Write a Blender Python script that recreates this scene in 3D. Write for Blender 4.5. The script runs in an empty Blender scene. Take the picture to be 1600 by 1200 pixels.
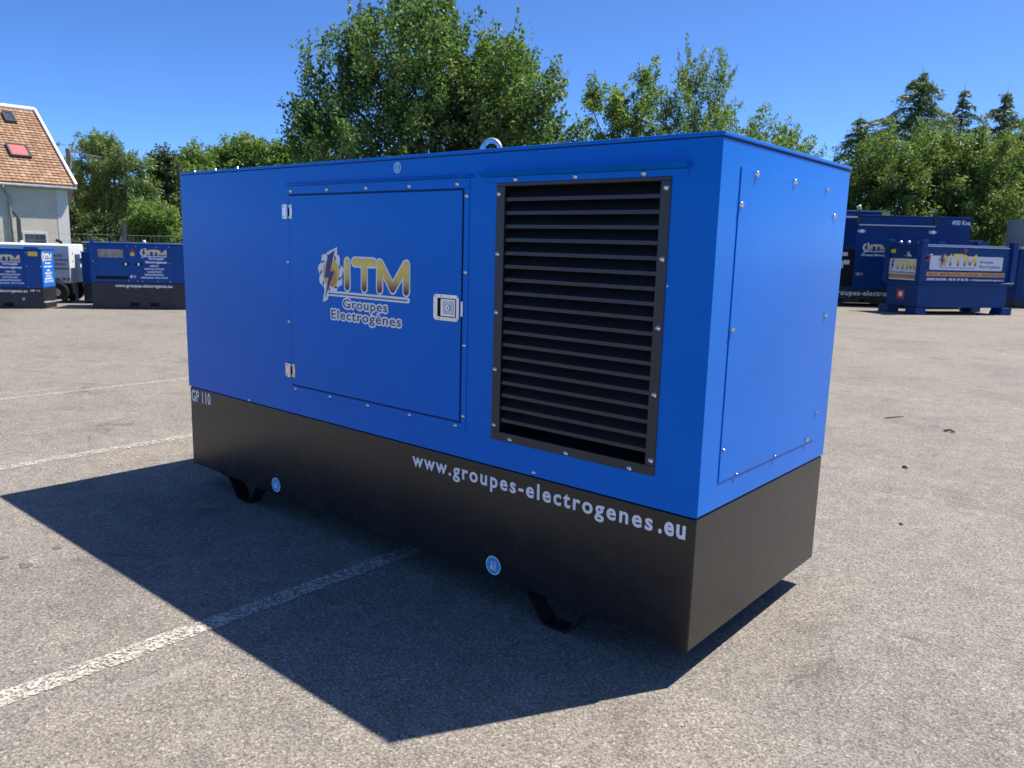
import bpy, math, random
import numpy as np
from mathutils import Vector, Matrix

# ------------------------------------------------------------------ scene, camera, sky, sun
S = bpy.context.scene
COL = S.collection
PI = math.pi
R = math.radians

cam_d = bpy.data.cameras.new('camera')
cam = bpy.data.objects.new('camera', cam_d)
COL.objects.link(cam)
S.camera = cam
cam_d.sensor_fit = 'HORIZONTAL'
cam_d.sensor_width = 36.0
cam_d.lens = 1237.18 / 1600 * 36.0
cam_d.clip_start = 0.05
cam_d.clip_end = 2000
_pitch, _roll, _yaw = -0.171592, 0.0275095, 0.7006275
_f = Vector((-math.sin(_yaw) * math.cos(_pitch), math.cos(_yaw) * math.cos(_pitch), math.sin(_pitch)))
_r = _f.cross(Vector((0, 0, 1))).normalized()
_u = _r.cross(_f)
_r2 = _r * math.cos(_roll) + _u * math.sin(_roll)
_u2 = _u * math.cos(_roll) - _r * math.sin(_roll)
_m = Matrix((_r2, _u2, -_f)).transposed().to_4x4()
_m.translation = Vector((1.16204, -2.36550, 1.50055))
cam.matrix_world = _m
cam_d.dof.use_dof = True
cam_d.dof.focus_distance = 3.9
cam_d.dof.aperture_fstop = 5.6

SUN_EL = 60.78
SUN_AZ = 29.15          # from +Y towards +X
SKY_STRENGTH = 0.145
world = bpy.data.worlds.new('World')
S.world = world
world.use_nodes = True
wn = world.node_tree
sky = wn.nodes.new('ShaderNodeTexSky')
sky.sky_type = 'NISHITA'
sky.sun_disc = False
sky.sun_elevation = R(SUN_EL)
sky.sun_rotation = R(SUN_AZ)
sky.altitude = 2000
sky.air_density = 0.5
sky.dust_density = 2.0
sky.ozone_density = 10.0
bg = wn.nodes['Background']
hs_sky = wn.nodes.new('ShaderNodeHueSaturation')      # colour grade: slightly purer blue over the whole sky
hs_sky.inputs['Saturation'].default_value = 1.07
wn.links.new(sky.outputs['Color'], hs_sky.inputs['Color'])
wn.links.new(hs_sky.outputs['Color'], bg.inputs['Color'])
bg.inputs['Strength'].default_value = SKY_STRENGTH

sun_d = bpy.data.lights.new('sun', 'SUN')
sun_d.energy = 4.4
sun_d.angle = R(0.53)
sun_d.color = (1.0, 0.94, 0.85)
sun = bpy.data.objects.new('sun', sun_d)
COL.objects.link(sun)
_sd = Vector((math.sin(R(SUN_AZ)) * math.cos(R(SUN_EL)), math.cos(R(SUN_AZ)) * math.cos(R(SUN_EL)), math.sin(R(SUN_EL))))
sun.rotation_euler = _sd.to_track_quat('Z', 'Y').to_euler()
sun.location = (10, 20, 40)

S.view_settings.view_transform = 'Standard'
S.view_settings.look = 'None'
S.view_settings.gamma = 1.0
S.view_settings.exposure = 0.9
S.view_settings.use_curve_mapping = False
S.render.engine = 'CYCLES'
S.cycles.max_bounces = 5
S.cycles.diffuse_bounces = 3
S.cycles.glossy_bounces = 3
S.cycles.transmission_bounces = 3
S.cycles.use_denoising = True

# ------------------------------------------------------------------ materials
MATS = {}


def nodes_of(name):
    m = bpy.data.materials.new(name)
    m.use_nodes = True
    MATS[name] = m
    return m, m.node_tree, m.node_tree.nodes['Principled BSDF']


def N(nt, typ, **kw):
    n = nt.nodes.new(typ)
    for k, v in kw.items():
        if k in n.inputs:
            n.inputs[k].default_value = v
        else:
            setattr(n, k, v)
    return n


def ramp(nt, stops, fac):
    n = nt.nodes.new('ShaderNodeValToRGB')
    e = n.color_ramp.elements
    e[0].position, e[0].color = stops[0][0], (*stops[0][1], 1)
    e[1].position, e[1].color = stops[-1][0], (*stops[-1][1], 1)
    for p, c in stops[1:-1]:
        x = e.new(p)
        x.color = (*c, 1)
    nt.links.new(fac, n.inputs['Fac'])
    return n.outputs['Color']


def bump(nt, b, height, strength, dist, prev=None):
    n = N(nt, 'ShaderNodeBump', Strength=strength, Distance=dist)
    nt.links.new(height, n.inputs['Height'])
    if prev is not None:
        nt.links.new(prev, n.inputs['Normal'])
    if b is not None:
        nt.links.new(n.outputs['Normal'], b.inputs['Normal'])
    return n.outputs['Normal']


def mix(nt, fac, a, b, typ='MIX'):
    n = nt.nodes.new('ShaderNodeMix')
    n.data_type = 'RGBA'
    n.blend_type = typ
    for sock, v in ((n.inputs[0], fac), (n.inputs[6], a), (n.inputs[7], b)):
        if hasattr(v, 'is_linked'):
            nt.links.new(v, sock)
        elif isinstance(v, tuple):
            sock.default_value = (*v, 1)
        else:
            sock.default_value = v
    return n.outputs[2]


def plain(name, col, rough=0.5, metal=0.0, var=0.0, vscale=6.0, spec=0.5, bs=0.0, bscale=200.0, bdist=0.001, smudge=0.0):
    m, nt, b = nodes_of(name)
    b.inputs['Base Color'].default_value = (*col, 1)
    b.inputs['Roughness'].default_value = rough
    b.inputs['Metallic'].default_value = metal
    b.inputs['Specular IOR Level'].default_value = spec
    tc = N(nt, 'ShaderNodeTexCoord')
    if var:
        n = N(nt, 'ShaderNodeTexNoise', Scale=vscale, Detail=6.0, Roughness=0.6)
        nt.links.new(tc.outputs['Object'], n.inputs['Vector'])
        lo = tuple(c * (1 - var) for c in col)
        hi = tuple(min(1, c * (1 + var)) for c in col)
        nt.links.new(ramp(nt, [(0.3, lo), (0.7, hi)], n.outputs['Fac']), b.inputs['Base Color'])
    if smudge:
        n = N(nt, 'ShaderNodeTexNoise', Scale=3.5, Detail=8.0, Roughness=0.65)
        nt.links.new(tc.outputs['Object'], n.inputs['Vector'])
        mr = N(nt, 'ShaderNodeMapRange')
        mr.inputs['From Min'].default_value = 0.3
        mr.inputs['From Max'].default_value = 0.7
        mr.inputs['To Min'].default_value = rough - smudge
        mr.inputs['To Max'].default_value = rough + smudge
        nt.links.new(n.outputs['Fac'], mr.inputs['Value'])
        nt.links.new(mr.outputs['Result'], b.inputs['Roughness'])
    if bs:
        n = N(nt, 'ShaderNodeTexNoise', Scale=bscale, Detail=2.0)
        nt.links.new(tc.outputs['Object'], n.inputs['Vector'])
        bump(nt, b, n.outputs['Fac'], bs, bdist)
    return m


def paint(name, col, rough, peel=0.12, dust=0.05, spec=0.5, tint=None, wave=0.35):
    """powder-coated sheet metal: fine orange peel, faint oil-canning, dusty film"""
    m, nt, b = nodes_of(name)
    b.inputs['Specular IOR Level'].default_value = spec
    if tint:
        b.inputs['Specular Tint'].default_value = (*tint, 1)
    tc = N(nt, 'ShaderNodeTexCoord')
    o = tc.outputs['Object']
    big = N(nt, 'ShaderNodeTexNoise', Scale=1.3, Detail=7.0, Roughness=0.62)
    nt.links.new(o, big.inputs['Vector'])
    c = ramp(nt, [(0.3, tuple(x * 0.93 for x in col)), (0.7, tuple(x * 1.07 for x in col))], big.outputs['Fac'])
    d = N(nt, 'ShaderNodeTexNoise', Scale=5.0, Detail=9.0, Roughness=0.75)
    nt.links.new(o, d.inputs['Vector'])
    dm = N(nt, 'ShaderNodeMapRange')
    dm.inputs['From Min'].default_value = 0.45
    dm.inputs['From Max'].default_value = 0.8
    dm.inputs['To Max'].default_value = dust
    nt.links.new(d.outputs['Fac'], dm.inputs['Value'])
    nt.links.new(mix(nt, dm.outputs['Result'], c, (0.42, 0.38, 0.33)), b.inputs['Base Color'])
    rm = N(nt, 'ShaderNodeMapRange')
    rm.inputs['From Min'].default_value = 0.3
    rm.inputs['From Max'].default_value = 0.7
    rm.inputs['To Min'].default_value = rough - 0.04
    rm.inputs['To Max'].default_value = rough + 0.07
    nt.links.new(d.outputs['Fac'], rm.inputs['Value'])
    nt.links.new(rm.outputs['Result'], b.inputs['Roughness'])
    w = N(nt, 'ShaderNodeTexNoise', Scale=2.2, Detail=1.0)
    nt.links.new(o, w.inputs['Vector'])
    n1 = bump(nt, None, w.outputs['Fac'], wave, 0.004)
    p = N(nt, 'ShaderNodeTexNoise', Scale=420.0, Detail=2.0)
    nt.links.new(o, p.inputs['Vector'])
    bump(nt, b, p.outputs['Fac'], peel, 0.0006, n1)
    return m


M_BLUE = paint('blue_paint', (0.003, 0.157, 0.62), 0.21, dust=0.005, spec=0.25, tint=(0.3, 0.62, 1.0), wave=0.5)
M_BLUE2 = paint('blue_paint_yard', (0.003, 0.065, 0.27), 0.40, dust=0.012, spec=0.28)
M_BLUE3 = paint('dark_blue_paint_yard', (0.002, 0.042, 0.175), 0.40, dust=0.006, spec=0.22)
M_BLACK = paint('black_paint', (0.014, 0.0138, 0.0138), 0.25, peel=0.2, dust=0.022, spec=0.5)
M_BLACK2 = paint('black_paint_yard', (0.018, 0.019, 0.021), 0.45, dust=0.10)
M_LOUVRE = plain('louvre_black', (0.026, 0.0265, 0.028), 0.36, bs=0.15, bscale=500, bdist=0.0005, var=0.15)
M_VOID = plain('inside_black', (0.003, 0.003, 0.004), 0.9, var=0.2)
M_GAP = plain('gap_black', (0.004, 0.005, 0.009), 0.7, var=0.2)  # near-black: the shade inside narrow gaps is put into the colour
M_ZINC = plain('zinc_steel', (0.72, 0.72, 0.70), 0.28, 1.0, var=0.12, vscale=60, bs=0.1, bscale=900, bdist=0.0003)
M_GALV = plain('galvanised_steel', (0.48, 0.51, 0.55), 0.42, 0.85, var=0.2, vscale=30)
M_WHITEV = plain('white_vinyl', (0.88, 0.88, 0.87), 0.42, var=0.04, vscale=15)
M_DARKV = plain('slate_vinyl', (0.035, 0.045, 0.085), 0.42, var=0.08)
M_NAVYV = plain('navy_vinyl', (0.022, 0.026, 0.20), 0.4, var=0.15, vscale=30)
M_SKYV = plain('sky_blue_vinyl', (0.04, 0.38, 0.78), 0.4, var=0.08)
M_SKYV2 = plain('bright_blue_vinyl', (0.02, 0.17, 0.62), 0.4, var=0.08)
M_YELV = plain('yellow_vinyl', (0.75, 0.58, 0.07), 0.45, var=0.1)
M_REDV = plain('red_vinyl', (0.55, 0.03, 0.03), 0.45, var=0.1)
M_ORANGEV = plain('orange_vinyl', (0.72, 0.33, 0.06), 0.45, var=0.1)
M_PALEV = plain('pale_sign', (0.66, 0.68, 0.72), 0.4, var=0.06)
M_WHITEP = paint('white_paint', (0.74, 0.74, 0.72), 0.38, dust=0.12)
M_GREYP = paint('grey_paint', (0.42, 0.44, 0.45), 0.45, dust=0.1)
M_RUBBER = plain('tyre_rubber', (0.018, 0.018, 0.019), 0.8, var=0.3, bs=0.3, bscale=60, bdist=0.003)
M_GLASS = plain('tinted_window', (0.30, 0.25, 0.22), 0.15, var=0.45, vscale=7)
M_BARK = plain('bark', (0.085, 0.065, 0.048), 0.9, var=0.45, vscale=9, bs=0.8, bscale=18, bdist=0.03)
M_PLASTER = plain('wall_plaster', (0.62, 0.555, 0.47), 0.85, var=0.1, vscale=1.5, bs=0.3, bscale=40, bdist=0.01)
M_TRIM = plain('white_trim', (0.72, 0.69, 0.64), 0.6, var=0.06)
M_GUTTER = plain('zinc_gutter', (0.30, 0.31, 0.33), 0.5, 0.4, var=0.2)
M_CONC = plain('concrete', (0.22, 0.19, 0.165), 0.9, var=0.25, vscale=4)
M_GREENM = plain('green_fence_coat', (0.03, 0.05, 0.05), 0.5, var=0.2)
M_WIRE = plain('fence_wire', (0.26, 0.27, 0.25), 0.5, 0.3, var=0.15)
M_REDGLASS = plain('red_roller_blind', (0.50, 0.16, 0.15), 0.25, var=0.12)
M_DARKGLASS = plain('dark_window', (0.05, 0.065, 0.09), 0.08, var=0.2)
M_TWIG = plain('dry_twig', (0.10, 0.065, 0.035), 0.9, var=0.4, vscale=40)


def gradient_vinyl():
    m, nt, b = nodes_of('gold_brown_vinyl')
    tc = N(nt, 'ShaderNodeTexCoord')
    sp = N(nt, 'ShaderNodeSeparateXYZ')
    nt.links.new(tc.outputs['Generated'], sp.inputs[0])
    nt.links.new(ramp(nt, [(0.0, (0.10, 0.03, 0.015)), (0.12, (0.17, 0.055, 0.02)), (0.42, (0.80, 0.52, 0.09)), (0.8, (0.95, 0.72, 0.10)), (1.0, (0.88, 0.58, 0.10))], sp.outputs['Z']), b.inputs['Base Color'])
    b.inputs['Roughness'].default_value = 0.4
    return m


M_GOLD = gradient_vinyl()


def asphalt():
    m, nt, b = nodes_of('worn_asphalt')
    tc = N(nt, 'ShaderNodeTexCoord')
    o = tc.outputs['Object']
    wrp = N(nt, 'ShaderNodeTexNoise', Scale=60.0, Detail=2.0)
    nt.links.new(o, wrp.inputs['Vector'])
    wv = nt.nodes.new('ShaderNodeVectorMath')
    wv.operation = 'SCALE'
    wv.inputs['Scale'].default_value = 0.012
    nt.links.new(wrp.outputs['Color'], wv.inputs[0])
    ad = nt.nodes.new('ShaderNodeVectorMath')
    nt.links.new(o, ad.inputs[0])
    nt.links.new(wv.outputs[0], ad.inputs[1])
    v = N(nt, 'ShaderNodeTexVoronoi', Scale=125.0)
    nt.links.new(ad.outputs[0], v.inputs['Vector'])
    v2 = N(nt, 'ShaderNodeTexVoronoi', Scale=290.0)
    nt.links.new(ad.outputs[0], v2.inputs['Vector'])
    sp = N(nt, 'ShaderNodeSeparateColor')
    nt.links.new(v.outputs['Color'], sp.inputs[0])
    stone = ramp(nt, [(0.0, (0.170, 0.156, 0.137)), (0.3, (0.212, 0.194, 0.170)), (0.6, (0.240, 0.219, 0.191)), (0.88, (0.275, 0.251, 0.220)), (1.0, (0.37, 0.34, 0.305))], sp.outputs[0])
    sp2 = N(nt, 'ShaderNodeSeparateColor')
    nt.links.new(v2.outputs['Color'], sp2.inputs[0])
    fine = ramp(nt, [(0.0, (0.74, 0.74, 0.74)), (0.5, (1.0, 1.0, 1.0)), (1.0, (1.24, 1.23, 1.20))], sp2.outputs[1])
    c = mix(nt, 1.0, stone, fine, 'MULTIPLY')
    # dark binder in the joints between stones
    j = ramp(nt, [(0.0, (1.0, 1.0, 1.0)), (0.62, (1.0, 1.0, 1.0)), (0.95, (0.45, 0.43, 0.42))], v.outputs['Distance'])
    vd = N(nt, 'ShaderNodeMapRange')
    vd.inputs['From Max'].default_value = 0.85
    nt.links.new(v.outputs['Distance'], vd.inputs['Value'])
    j = ramp(nt, [(0.5, (1.05, 1.05, 1.05)), (0.95, (0.55, 0.53, 0.51))], vd.outputs['Result'])
    c = mix(nt, 1.0, c, j, 'MULTIPLY')
    big = N(nt, 'ShaderNodeTexNoise', Scale=0.55, Detail=4.0, Roughness=0.62)
    nt.links.new(o, big.inputs['Vector'])
    c = mix(nt, 1.0, c, ramp(nt, [(0.28, (0.80, 0.80, 0.82)), (0.5, (1.0, 1.0, 1.0)), (0.72, (1.12, 1.09, 1.05))], big.outputs['Fac']), 'MULTIPLY')
    mid = N(nt, 'ShaderNodeTexNoise', Scale=7.0, Detail=4.0, Roughness=0.7)
    nt.links.new(o, mid.inputs['Vector'])
    c = mix(nt, 1.0, c, ramp(nt, [(0.3, (0.84, 0.84, 0.84)), (0.7, (1.14, 1.13, 1.11))], mid.outputs['Fac']), 'MULTIPLY')
    # oil drips and tyre stains: sparse dark patches
    st = N(nt, 'ShaderNodeTexNoise', Scale=1.7, Detail=3.0, Roughness=0.55)
    mp = N(nt, 'ShaderNodeMapping')
    mp.inputs['Location'].default_value = (3.1, 7.7, 0)
    nt.links.new(o, mp.inputs['Vector'])
    nt.links.new(mp.outputs[0], st.inputs['Vector'])
    c = mix(nt, 1.0, c, ramp(nt, [(0.58, (1.0, 1.0, 1.0)), (0.72, (0.78, 0.77, 0.76))], st.outputs['Fac']), 'MULTIPLY')
    # pale scuffs
    sc = N(nt, 'ShaderNodeTexNoise', Scale=2.6, Detail=5.0, Roughness=0.75)
    mp2 = N(nt, 'ShaderNodeMapping')
    mp2.inputs['Scale'].default_value = (1.0, 0.28, 1.0)
    mp2.inputs['Rotation'].default_value = (0, 0, 0.5)
    nt.links.new(o, mp2.inputs['Vector'])
    nt.links.new(mp2.outputs[0], sc.inputs['Vector'])
    c = mix(nt, ramp(nt, [(0.60, (0, 0, 0)), (0.78, (0.55, 0.55, 0.55))], sc.outputs['Fac']), c, (0.40, 0.37, 0.33))
    # hairline cracks, only in a few areas
    cw = N(nt, 'ShaderNodeTexNoise', Scale=3.0, Detail=4.0)
    nt.links.new(o, cw.inputs['Vector'])
    cs_ = nt.nodes.new('ShaderNodeVectorMath')
    cs_.operation = 'SCALE'
    cs_.inputs['Scale'].default_value = 0.35
    nt.links.new(cw.outputs['Color'], cs_.inputs[0])
    ca = nt.nodes.new('ShaderNodeVectorMath')
    nt.links.new(o, ca.inputs[0])
    nt.links.new(cs_.outputs[0], ca.inputs[1])
    cv = N(nt, 'ShaderNodeTexVoronoi', Scale=0.55)
    cv.feature = 'DISTANCE_TO_EDGE'
    nt.links.new(ca.outputs[0], cv.inputs['Vector'])
    ck = ramp(nt, [(0.0, (0.6, 0.6, 0.6)), (0.006, (0.0, 0.0, 0.0))], cv.outputs['Distance'])
    cm = ramp(nt, [(0.50, (0.0, 0.0, 0.0)), (0.62, (1.0, 1.0, 1.0))], st.outputs['Fac'])
    c = mix(nt, mix(nt, 1.0, ck, cm, 'MULTIPLY'), c, (0.07, 0.065, 0.06))
    nt.links.new(c, b.inputs['Base Color'])
    b.inputs['Roughness'].default_value = 0.88
    b.inputs['Specular IOR Level'].default_value = 0.3
    n1 = bump(nt, None, mid.outputs['Fac'], 0.25, 0.01)
    inv = nt.nodes.new('ShaderNodeMath')
    inv.operation = 'SUBTRACT'
    inv.inputs[0].default_value = 1.0
    nt.links.new(v.outputs['Distance'], inv.inputs[1])
    n2 = bump(nt, None, inv.outputs[0], 0.35, 0.003, n1)
    bump(nt, b, sp2.outputs[0], 0.25, 0.0015, n2)
    return m


M_ASPHALT = asphalt()


def road_paint(name, lo, hi, col=(0.52, 0.49, 0.42)):
    """worn line paint: flakes off in grains and patches, bare asphalt shows between"""
    m, nt, b = nodes_of(name)
    tc = N(nt, 'ShaderNodeTexCoord')
    o = tc.outputs['Object']
    v = N(nt, 'ShaderNodeTexVoronoi', Scale=110.0)
    nt.links.new(o, v.inputs['Vector'])
    n = N(nt, 'ShaderNodeTexNoise', Scale=16.0, Detail=8.0, Roughness=0.8)
    nt.links.new(o, n.inputs['Vector'])
    sp = N(nt, 'ShaderNodeSeparateColor')
    nt.links.new(v.outputs['Color'], sp.inputs[0])
    a = nt.nodes.new('ShaderNodeMath')
    a.operation = 'MULTIPLY_ADD'
    a.inputs[1].default_value = 0.55
    nt.links.new(sp.outputs[0], a.inputs[0])
    nt.links.new(n.outputs['Fac'], a.inputs[2])
    # edges crumble: fade across the width (object x runs -1..1 of half width in a second uv-free map)
    al = N(nt, 'ShaderNodeMapRange')
    al.inputs['From Min'].default_value = lo
    al.inputs['From Max'].default_value = hi
    nt.links.new(a.outputs[0], al.inputs['Value'])
    nt.links.new(al.outputs['Result'], b.inputs['Alpha'])
    nt.links.new(ramp(nt, [(0.3, tuple(c * 0.82 for c in col)), (0.7, col)], n.outputs['Fac']), b.inputs['Base Color'])
    b.inputs['Roughness'].default_value = 0.8
    bump(nt, b, v.outputs['Distance'], 0.4, 0.003)
    return m


M_LINE = road_paint('worn_white_line', 0.52, 0.95)
M_LINE2 = road_paint('faded_white_line', 0.62, 1.0)
M_LINE3 = road_paint('ghost_white_line', 0.66, 1.08)


def foliage(name, stops, trans=0.42, gloss=0.5):
    m, nt, b = nodes_of(name)
    g = N(nt, 'ShaderNodeNewGeometry')
    tc = N(nt, 'ShaderNodeTexCoord')
    n = N(nt, 'ShaderNodeTexNoise', Scale=0.9, Detail=3.0)
    nt.links.new(tc.outputs['Object'], n.inputs['Vector'])
    a = nt.nodes.new('ShaderNodeMath')
    a.operation = 'MULTIPLY_ADD'
    a.inputs[1].default_value = 0.6
    nt.links.new(g.outputs['Random Per Island'], a.inputs[0])
    s = nt.nodes.new('ShaderNodeMath')
    s.operation = 'MULTIPLY_ADD'
    s.inputs[1].default_value = 0.9
    s.inputs[2].default_value = -0.25
    nt.links.new(n.outputs['Fac'], s.inputs[0])
    nt.links.new(s.outputs[0], a.inputs[2])
    c = ramp(nt, stops, a.outputs[0])
    nt.links.new(c, b.inputs['Base Color'])
    b.inputs['Roughness'].default_value = gloss
    b.inputs['Specular IOR Level'].default_value = 0.35
    t = nt.nodes.new('ShaderNodeBsdfTranslucent')
    nt.links.new(mix(nt, 1.0, c, (1.25, 1.25, 0.55), 'MULTIPLY'), t.inputs['Color'])
    ms = nt.nodes.new('ShaderNodeMixShader')
    ms.inputs[0].default_value = trans
    nt.links.new(b.outputs[0], ms.inputs[1])
    nt.links.new(t.outputs[0], ms.inputs[2])
    nt.links.new(ms.outputs[0], nt.nodes['Material Output'].inputs['Surface'])
    return m


M_LEAF_MAPLE = foliage('maple_leaves', [(0.05, (0.039, 0.083, 0.030)), (0.4, (0.089, 0.168, 0.053)), (0.7, (0.147, 0.239, 0.073)), (0.95, (0.255, 0.298, 0.112))])
M_LEAF_LIME = foliage('light_leaves', [(0.05, (0.077, 0.137, 0.034)), (0.45, (0.145, 0.237, 0.063)), (0.75, (0.213, 0.310, 0.084)), (0.95, (0.329, 0.383, 0.127))])
M_LEAF_BUSH = foliage('hedge_leaves', [(0.05, (0.050, 0.102, 0.032)), (0.4, (0.111, 0.185, 0.053)), (0.75, (0.196, 0.273, 0.079)), (0.95, (0.290, 0.335, 0.121))])
M_LEAF_DARK = foliage('dark_leaves', [(0.05, (0.035, 0.069, 0.031)), (0.5, (0.074, 0.121, 0.050)), (0.95, (0.151, 0.193, 0.068))], trans=0.25)
M_NEEDLE = foliage('conifer_needles', [(0.05, (0.071, 0.126, 0.064)), (0.5, (0.141, 0.213, 0.106)), (0.95, (0.313, 0.345, 0.146))], trans=0.2, gloss=0.5)
M_PINE = foliage('pine_needles', [(0.05, (0.079, 0.143, 0.052)), (0.5, (0.171, 0.255, 0.084)), (0.95, (0.298, 0.360, 0.128))], trans=0.22, gloss=0.5)
M_GRASS = plain('grass', (0.06, 0.09, 0.025), 0.9, var=0.5, vscale=3, bs=0.6, bscale=60, bdist=0.03)


def tile_mat():
    m, nt, b = nodes_of('clay_tile')
    g = N(nt, 'ShaderNodeNewGeometry')
    nt.links.new(ramp(nt, [(0.0, (0.27, 0.145, 0.085)), (0.3, (0.33, 0.19, 0.112)), (0.6, (0.37, 0.225, 0.135)), (0.85, (0.40, 0.255, 0.158)), (1.0, (0.44, 0.30, 0.20))], g.outputs['Random Per Island']), b.inputs['Base Color'])
    b.inputs['Roughness'].default_value = 0.8
    return m


M_TILE = tile_mat()

# ------------------------------------------------------------------ geometry helpers


class MB:
    def __init__(self, off=(0, 0, 0)):
        self.v, self.f, self.m, self.o = [], [], [], off

    def pts(self, ps):
        b = len(self.v)
        o = self.o
        self.v += [(p[0] + o[0], p[1] + o[1], p[2] + o[2]) for p in ps]
        return b

    def face(self, ps, m=0):
        b = self.pts(ps)
        self.f.append(tuple(range(b, b + len(ps))))
        self.m.append(m)

    def box(self, x0, x1, y0, y1, z0, z1, m=0):
        b = self.pts([(x0, y0, z0), (x1, y0, z0), (x1, y1, z0), (x0, y1, z0), (x0, y0, z1), (x1, y0, z1), (x1, y1, z1), (x0, y1, z1)])
        for q in ((0, 3, 2, 1), (4, 5, 6, 7), (0, 1, 5, 4), (1, 2, 6, 5), (2, 3, 7, 6), (3, 0, 4, 7)):
            self.f.append(tuple(b + i for i in q))
            self.m.append(m)

    def prism(self, prof, axis, a0, a1, m=0):
        """profile (2-D, counter-clockwise seen from +axis) swept along x, y or z"""
        def P(p, a):
            return {'x': (a, p[0], p[1]), 'y': (p[0], a, p[1]), 'z': (p[0], p[1], a)}[axis]
        n = len(prof)
        b = self.pts([P(p, a0) for p in prof] + [P(p, a1) for p in prof])
        self.f.append(tuple(b + i for i in reversed(range(n))))
        self.f.append(tuple(b + n + i for i in range(n)))
        self.m += [m, m]
        for i in range(n):
            j = (i + 1) % n
            self.f.append((b + i, b + j, b + n + j, b + n + i))
            self.m.append(m)

    def tube(self, path, radii, n=6, m=0, caps=True):
        rings = []
        up = Vector((0, 0, 1))
        for i, p in enumerate(path):
            p = Vector(p)
            a = Vector(path[max(0, i - 1)])
            c = Vector(path[min(len(path) - 1, i + 1)])
            d = (c - a).normalized()
            s = d.cross(up if abs(d.z) < 0.95 else Vector((1, 0, 0))).normalized()
            t = s.cross(d)
            rings.append(self.pts([p + (s * math.cos(2 * PI * k / n) + t * math.sin(2 * PI * k / n)) * radii[i] for k in range(n)]))
        for a, c in zip(rings, rings[1:]):
            for k in range(n):
                j = (k + 1) % n
                self.f.append((a + k, a + j, c + j, c + k))
                self.m.append(m)
        if caps:
            self.f.append(tuple(rings[0] + k for k in reversed(range(n))))
            self.f.append(tuple(rings[-1] + k for k in range(n)))
            self.m += [m, m]

    def torus(self, c, ax1, ax2, Rr, r, n=24, k=10, m=0):
        c, ax1, ax2 = Vector(c), Vector(ax1), Vector(ax2)
        ax3 = ax1.cross(ax2)
        b = len(self.v)
        for i in range(n):
            d = ax1 * math.cos(2 * PI * i / n) + ax2 * math.sin(2 * PI * i / n)
            for j in range(k):
                self.pts([c + d * (Rr + r * math.cos(2 * PI * j / k)) + ax3 * r * math.sin(2 * PI * j / k)])
        for i in range(n):
            for j in range(k):
                self.f.append((b + i * k + j, b + ((i + 1) % n) * k + j, b + ((i + 1) % n) * k + (j + 1) % k, b + i * k + (j + 1) % k))
                self.m.append(m)

    def disc_xz(self, cx, y, cz, rx, rz, n=28, m=0):
        """disc facing -y"""
        self.face([(cx + rx * math.cos(2 * PI * i / n), y, cz + rz * math.sin(2 * PI * i / n)) for i in range(n)], m)

    def capsule_xz(self, a, c, r, y, m=0, n=8):
        ax, az = a
        bx, bz = c
        t = math.atan2(bz - az, bx - ax)
        ps = [(ax + r * math.cos(t + PI / 2 + PI * i / n), y, az + r * math.sin(t + PI / 2 + PI * i / n)) for i in range(n + 1)]
        ps += [(bx + r * math.cos(t - PI / 2 + PI * i / n), y, bz + r * math.sin(t - PI / 2 + PI * i / n)) for i in range(n + 1)]
        self.face(ps, m)

    def mesh(self, name, mats):
        me = bpy.data.meshes.new(name)
        me.from_pydata([tuple(v) for v in self.v], [], self.f)
        if not isinstance(mats, (list, tuple)):
            mats = [mats]
        for m in mats:
            me.materials.append(m)
        if len(mats) > 1:
            me.polygons.foreach_set('material_index', self.m)
        me.update()
        return me

    def build(self, name, mats, parent=None, bevel=0.0, smooth=False, loc=None, rotz=0.0, seg=2):
        o = put(name, self.mesh(name, mats), parent, loc, (0, 0, rotz))
        if smooth:
            o.data.polygons.foreach_set('use_smooth', [True] * len(o.data.polygons))
        if bevel:
            b = o.modifiers.new('bevel', 'BEVEL')
            b.width = bevel
            b.segments = seg
            b.limit_method = 'ANGLE'
            b.angle_limit = R(40)
            b.harden_normals = False
        return o


def put(name, me, parent=None, loc=None, rot=None, scale=None):
    o = bpy.data.objects.new(name, me)
    COL.objects.link(o)
    if parent is not None:
        o.parent = parent
    if loc is not None:
        o.location = loc
    if rot is not None:
        o.rotation_euler = rot
    if scale is not None:
        o.scale = scale
    return o


def tag(o, label=None, cat=None, group=None, kind=None):
    for k, v in (('label', label), ('category', cat), ('group', group), ('kind', kind)):
        if v:
            o[k] = v
    return o


def thing(name, label, cat, loc=(0, 0, 0), rotz=0.0, group=None):
    o = bpy.data.objects.new(name, None)
    o.empty_display_size = 0.2
    COL.objects.link(o)
    o.location = loc
    o.rotation_euler = (0, 0, rotz)
    return tag(o, label, cat, group)


def one(mb, name, mats, parent, **k):
    return mb.build(name, mats, parent, **k)


_TXT = {}


def text_mesh(body, bold, mat, align='LEFT', space=1.0, line=1.0):
    key = (body, bold, mat.name, align, space, line)
    if key in _TXT:
        return _TXT[key]
    cu = bpy.data.curves.new('lettering', 'FONT')
    cu.body = body
    cu.size = 1.0
    cu.offset = bold
    cu.align_x = align
    cu.space_character = space
    cu.space_line = line
    cu.fill_mode = 'FRONT'
    cu.resolution_u = 4
    ob = bpy.data.objects.new('lettering_tmp', cu)
    COL.objects.link(ob)
    dg = bpy.context.evaluated_depsgraph_get()
    me = bpy.data.meshes.new_from_object(ob.evaluated_get(dg))
    me.name = 'lettering'
    bpy.data.objects.remove(ob)
    bpy.data.curves.remove(cu)
    me.materials.clear()
    me.materials.append(mat)
    _TXT[key] = me
    return me


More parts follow.
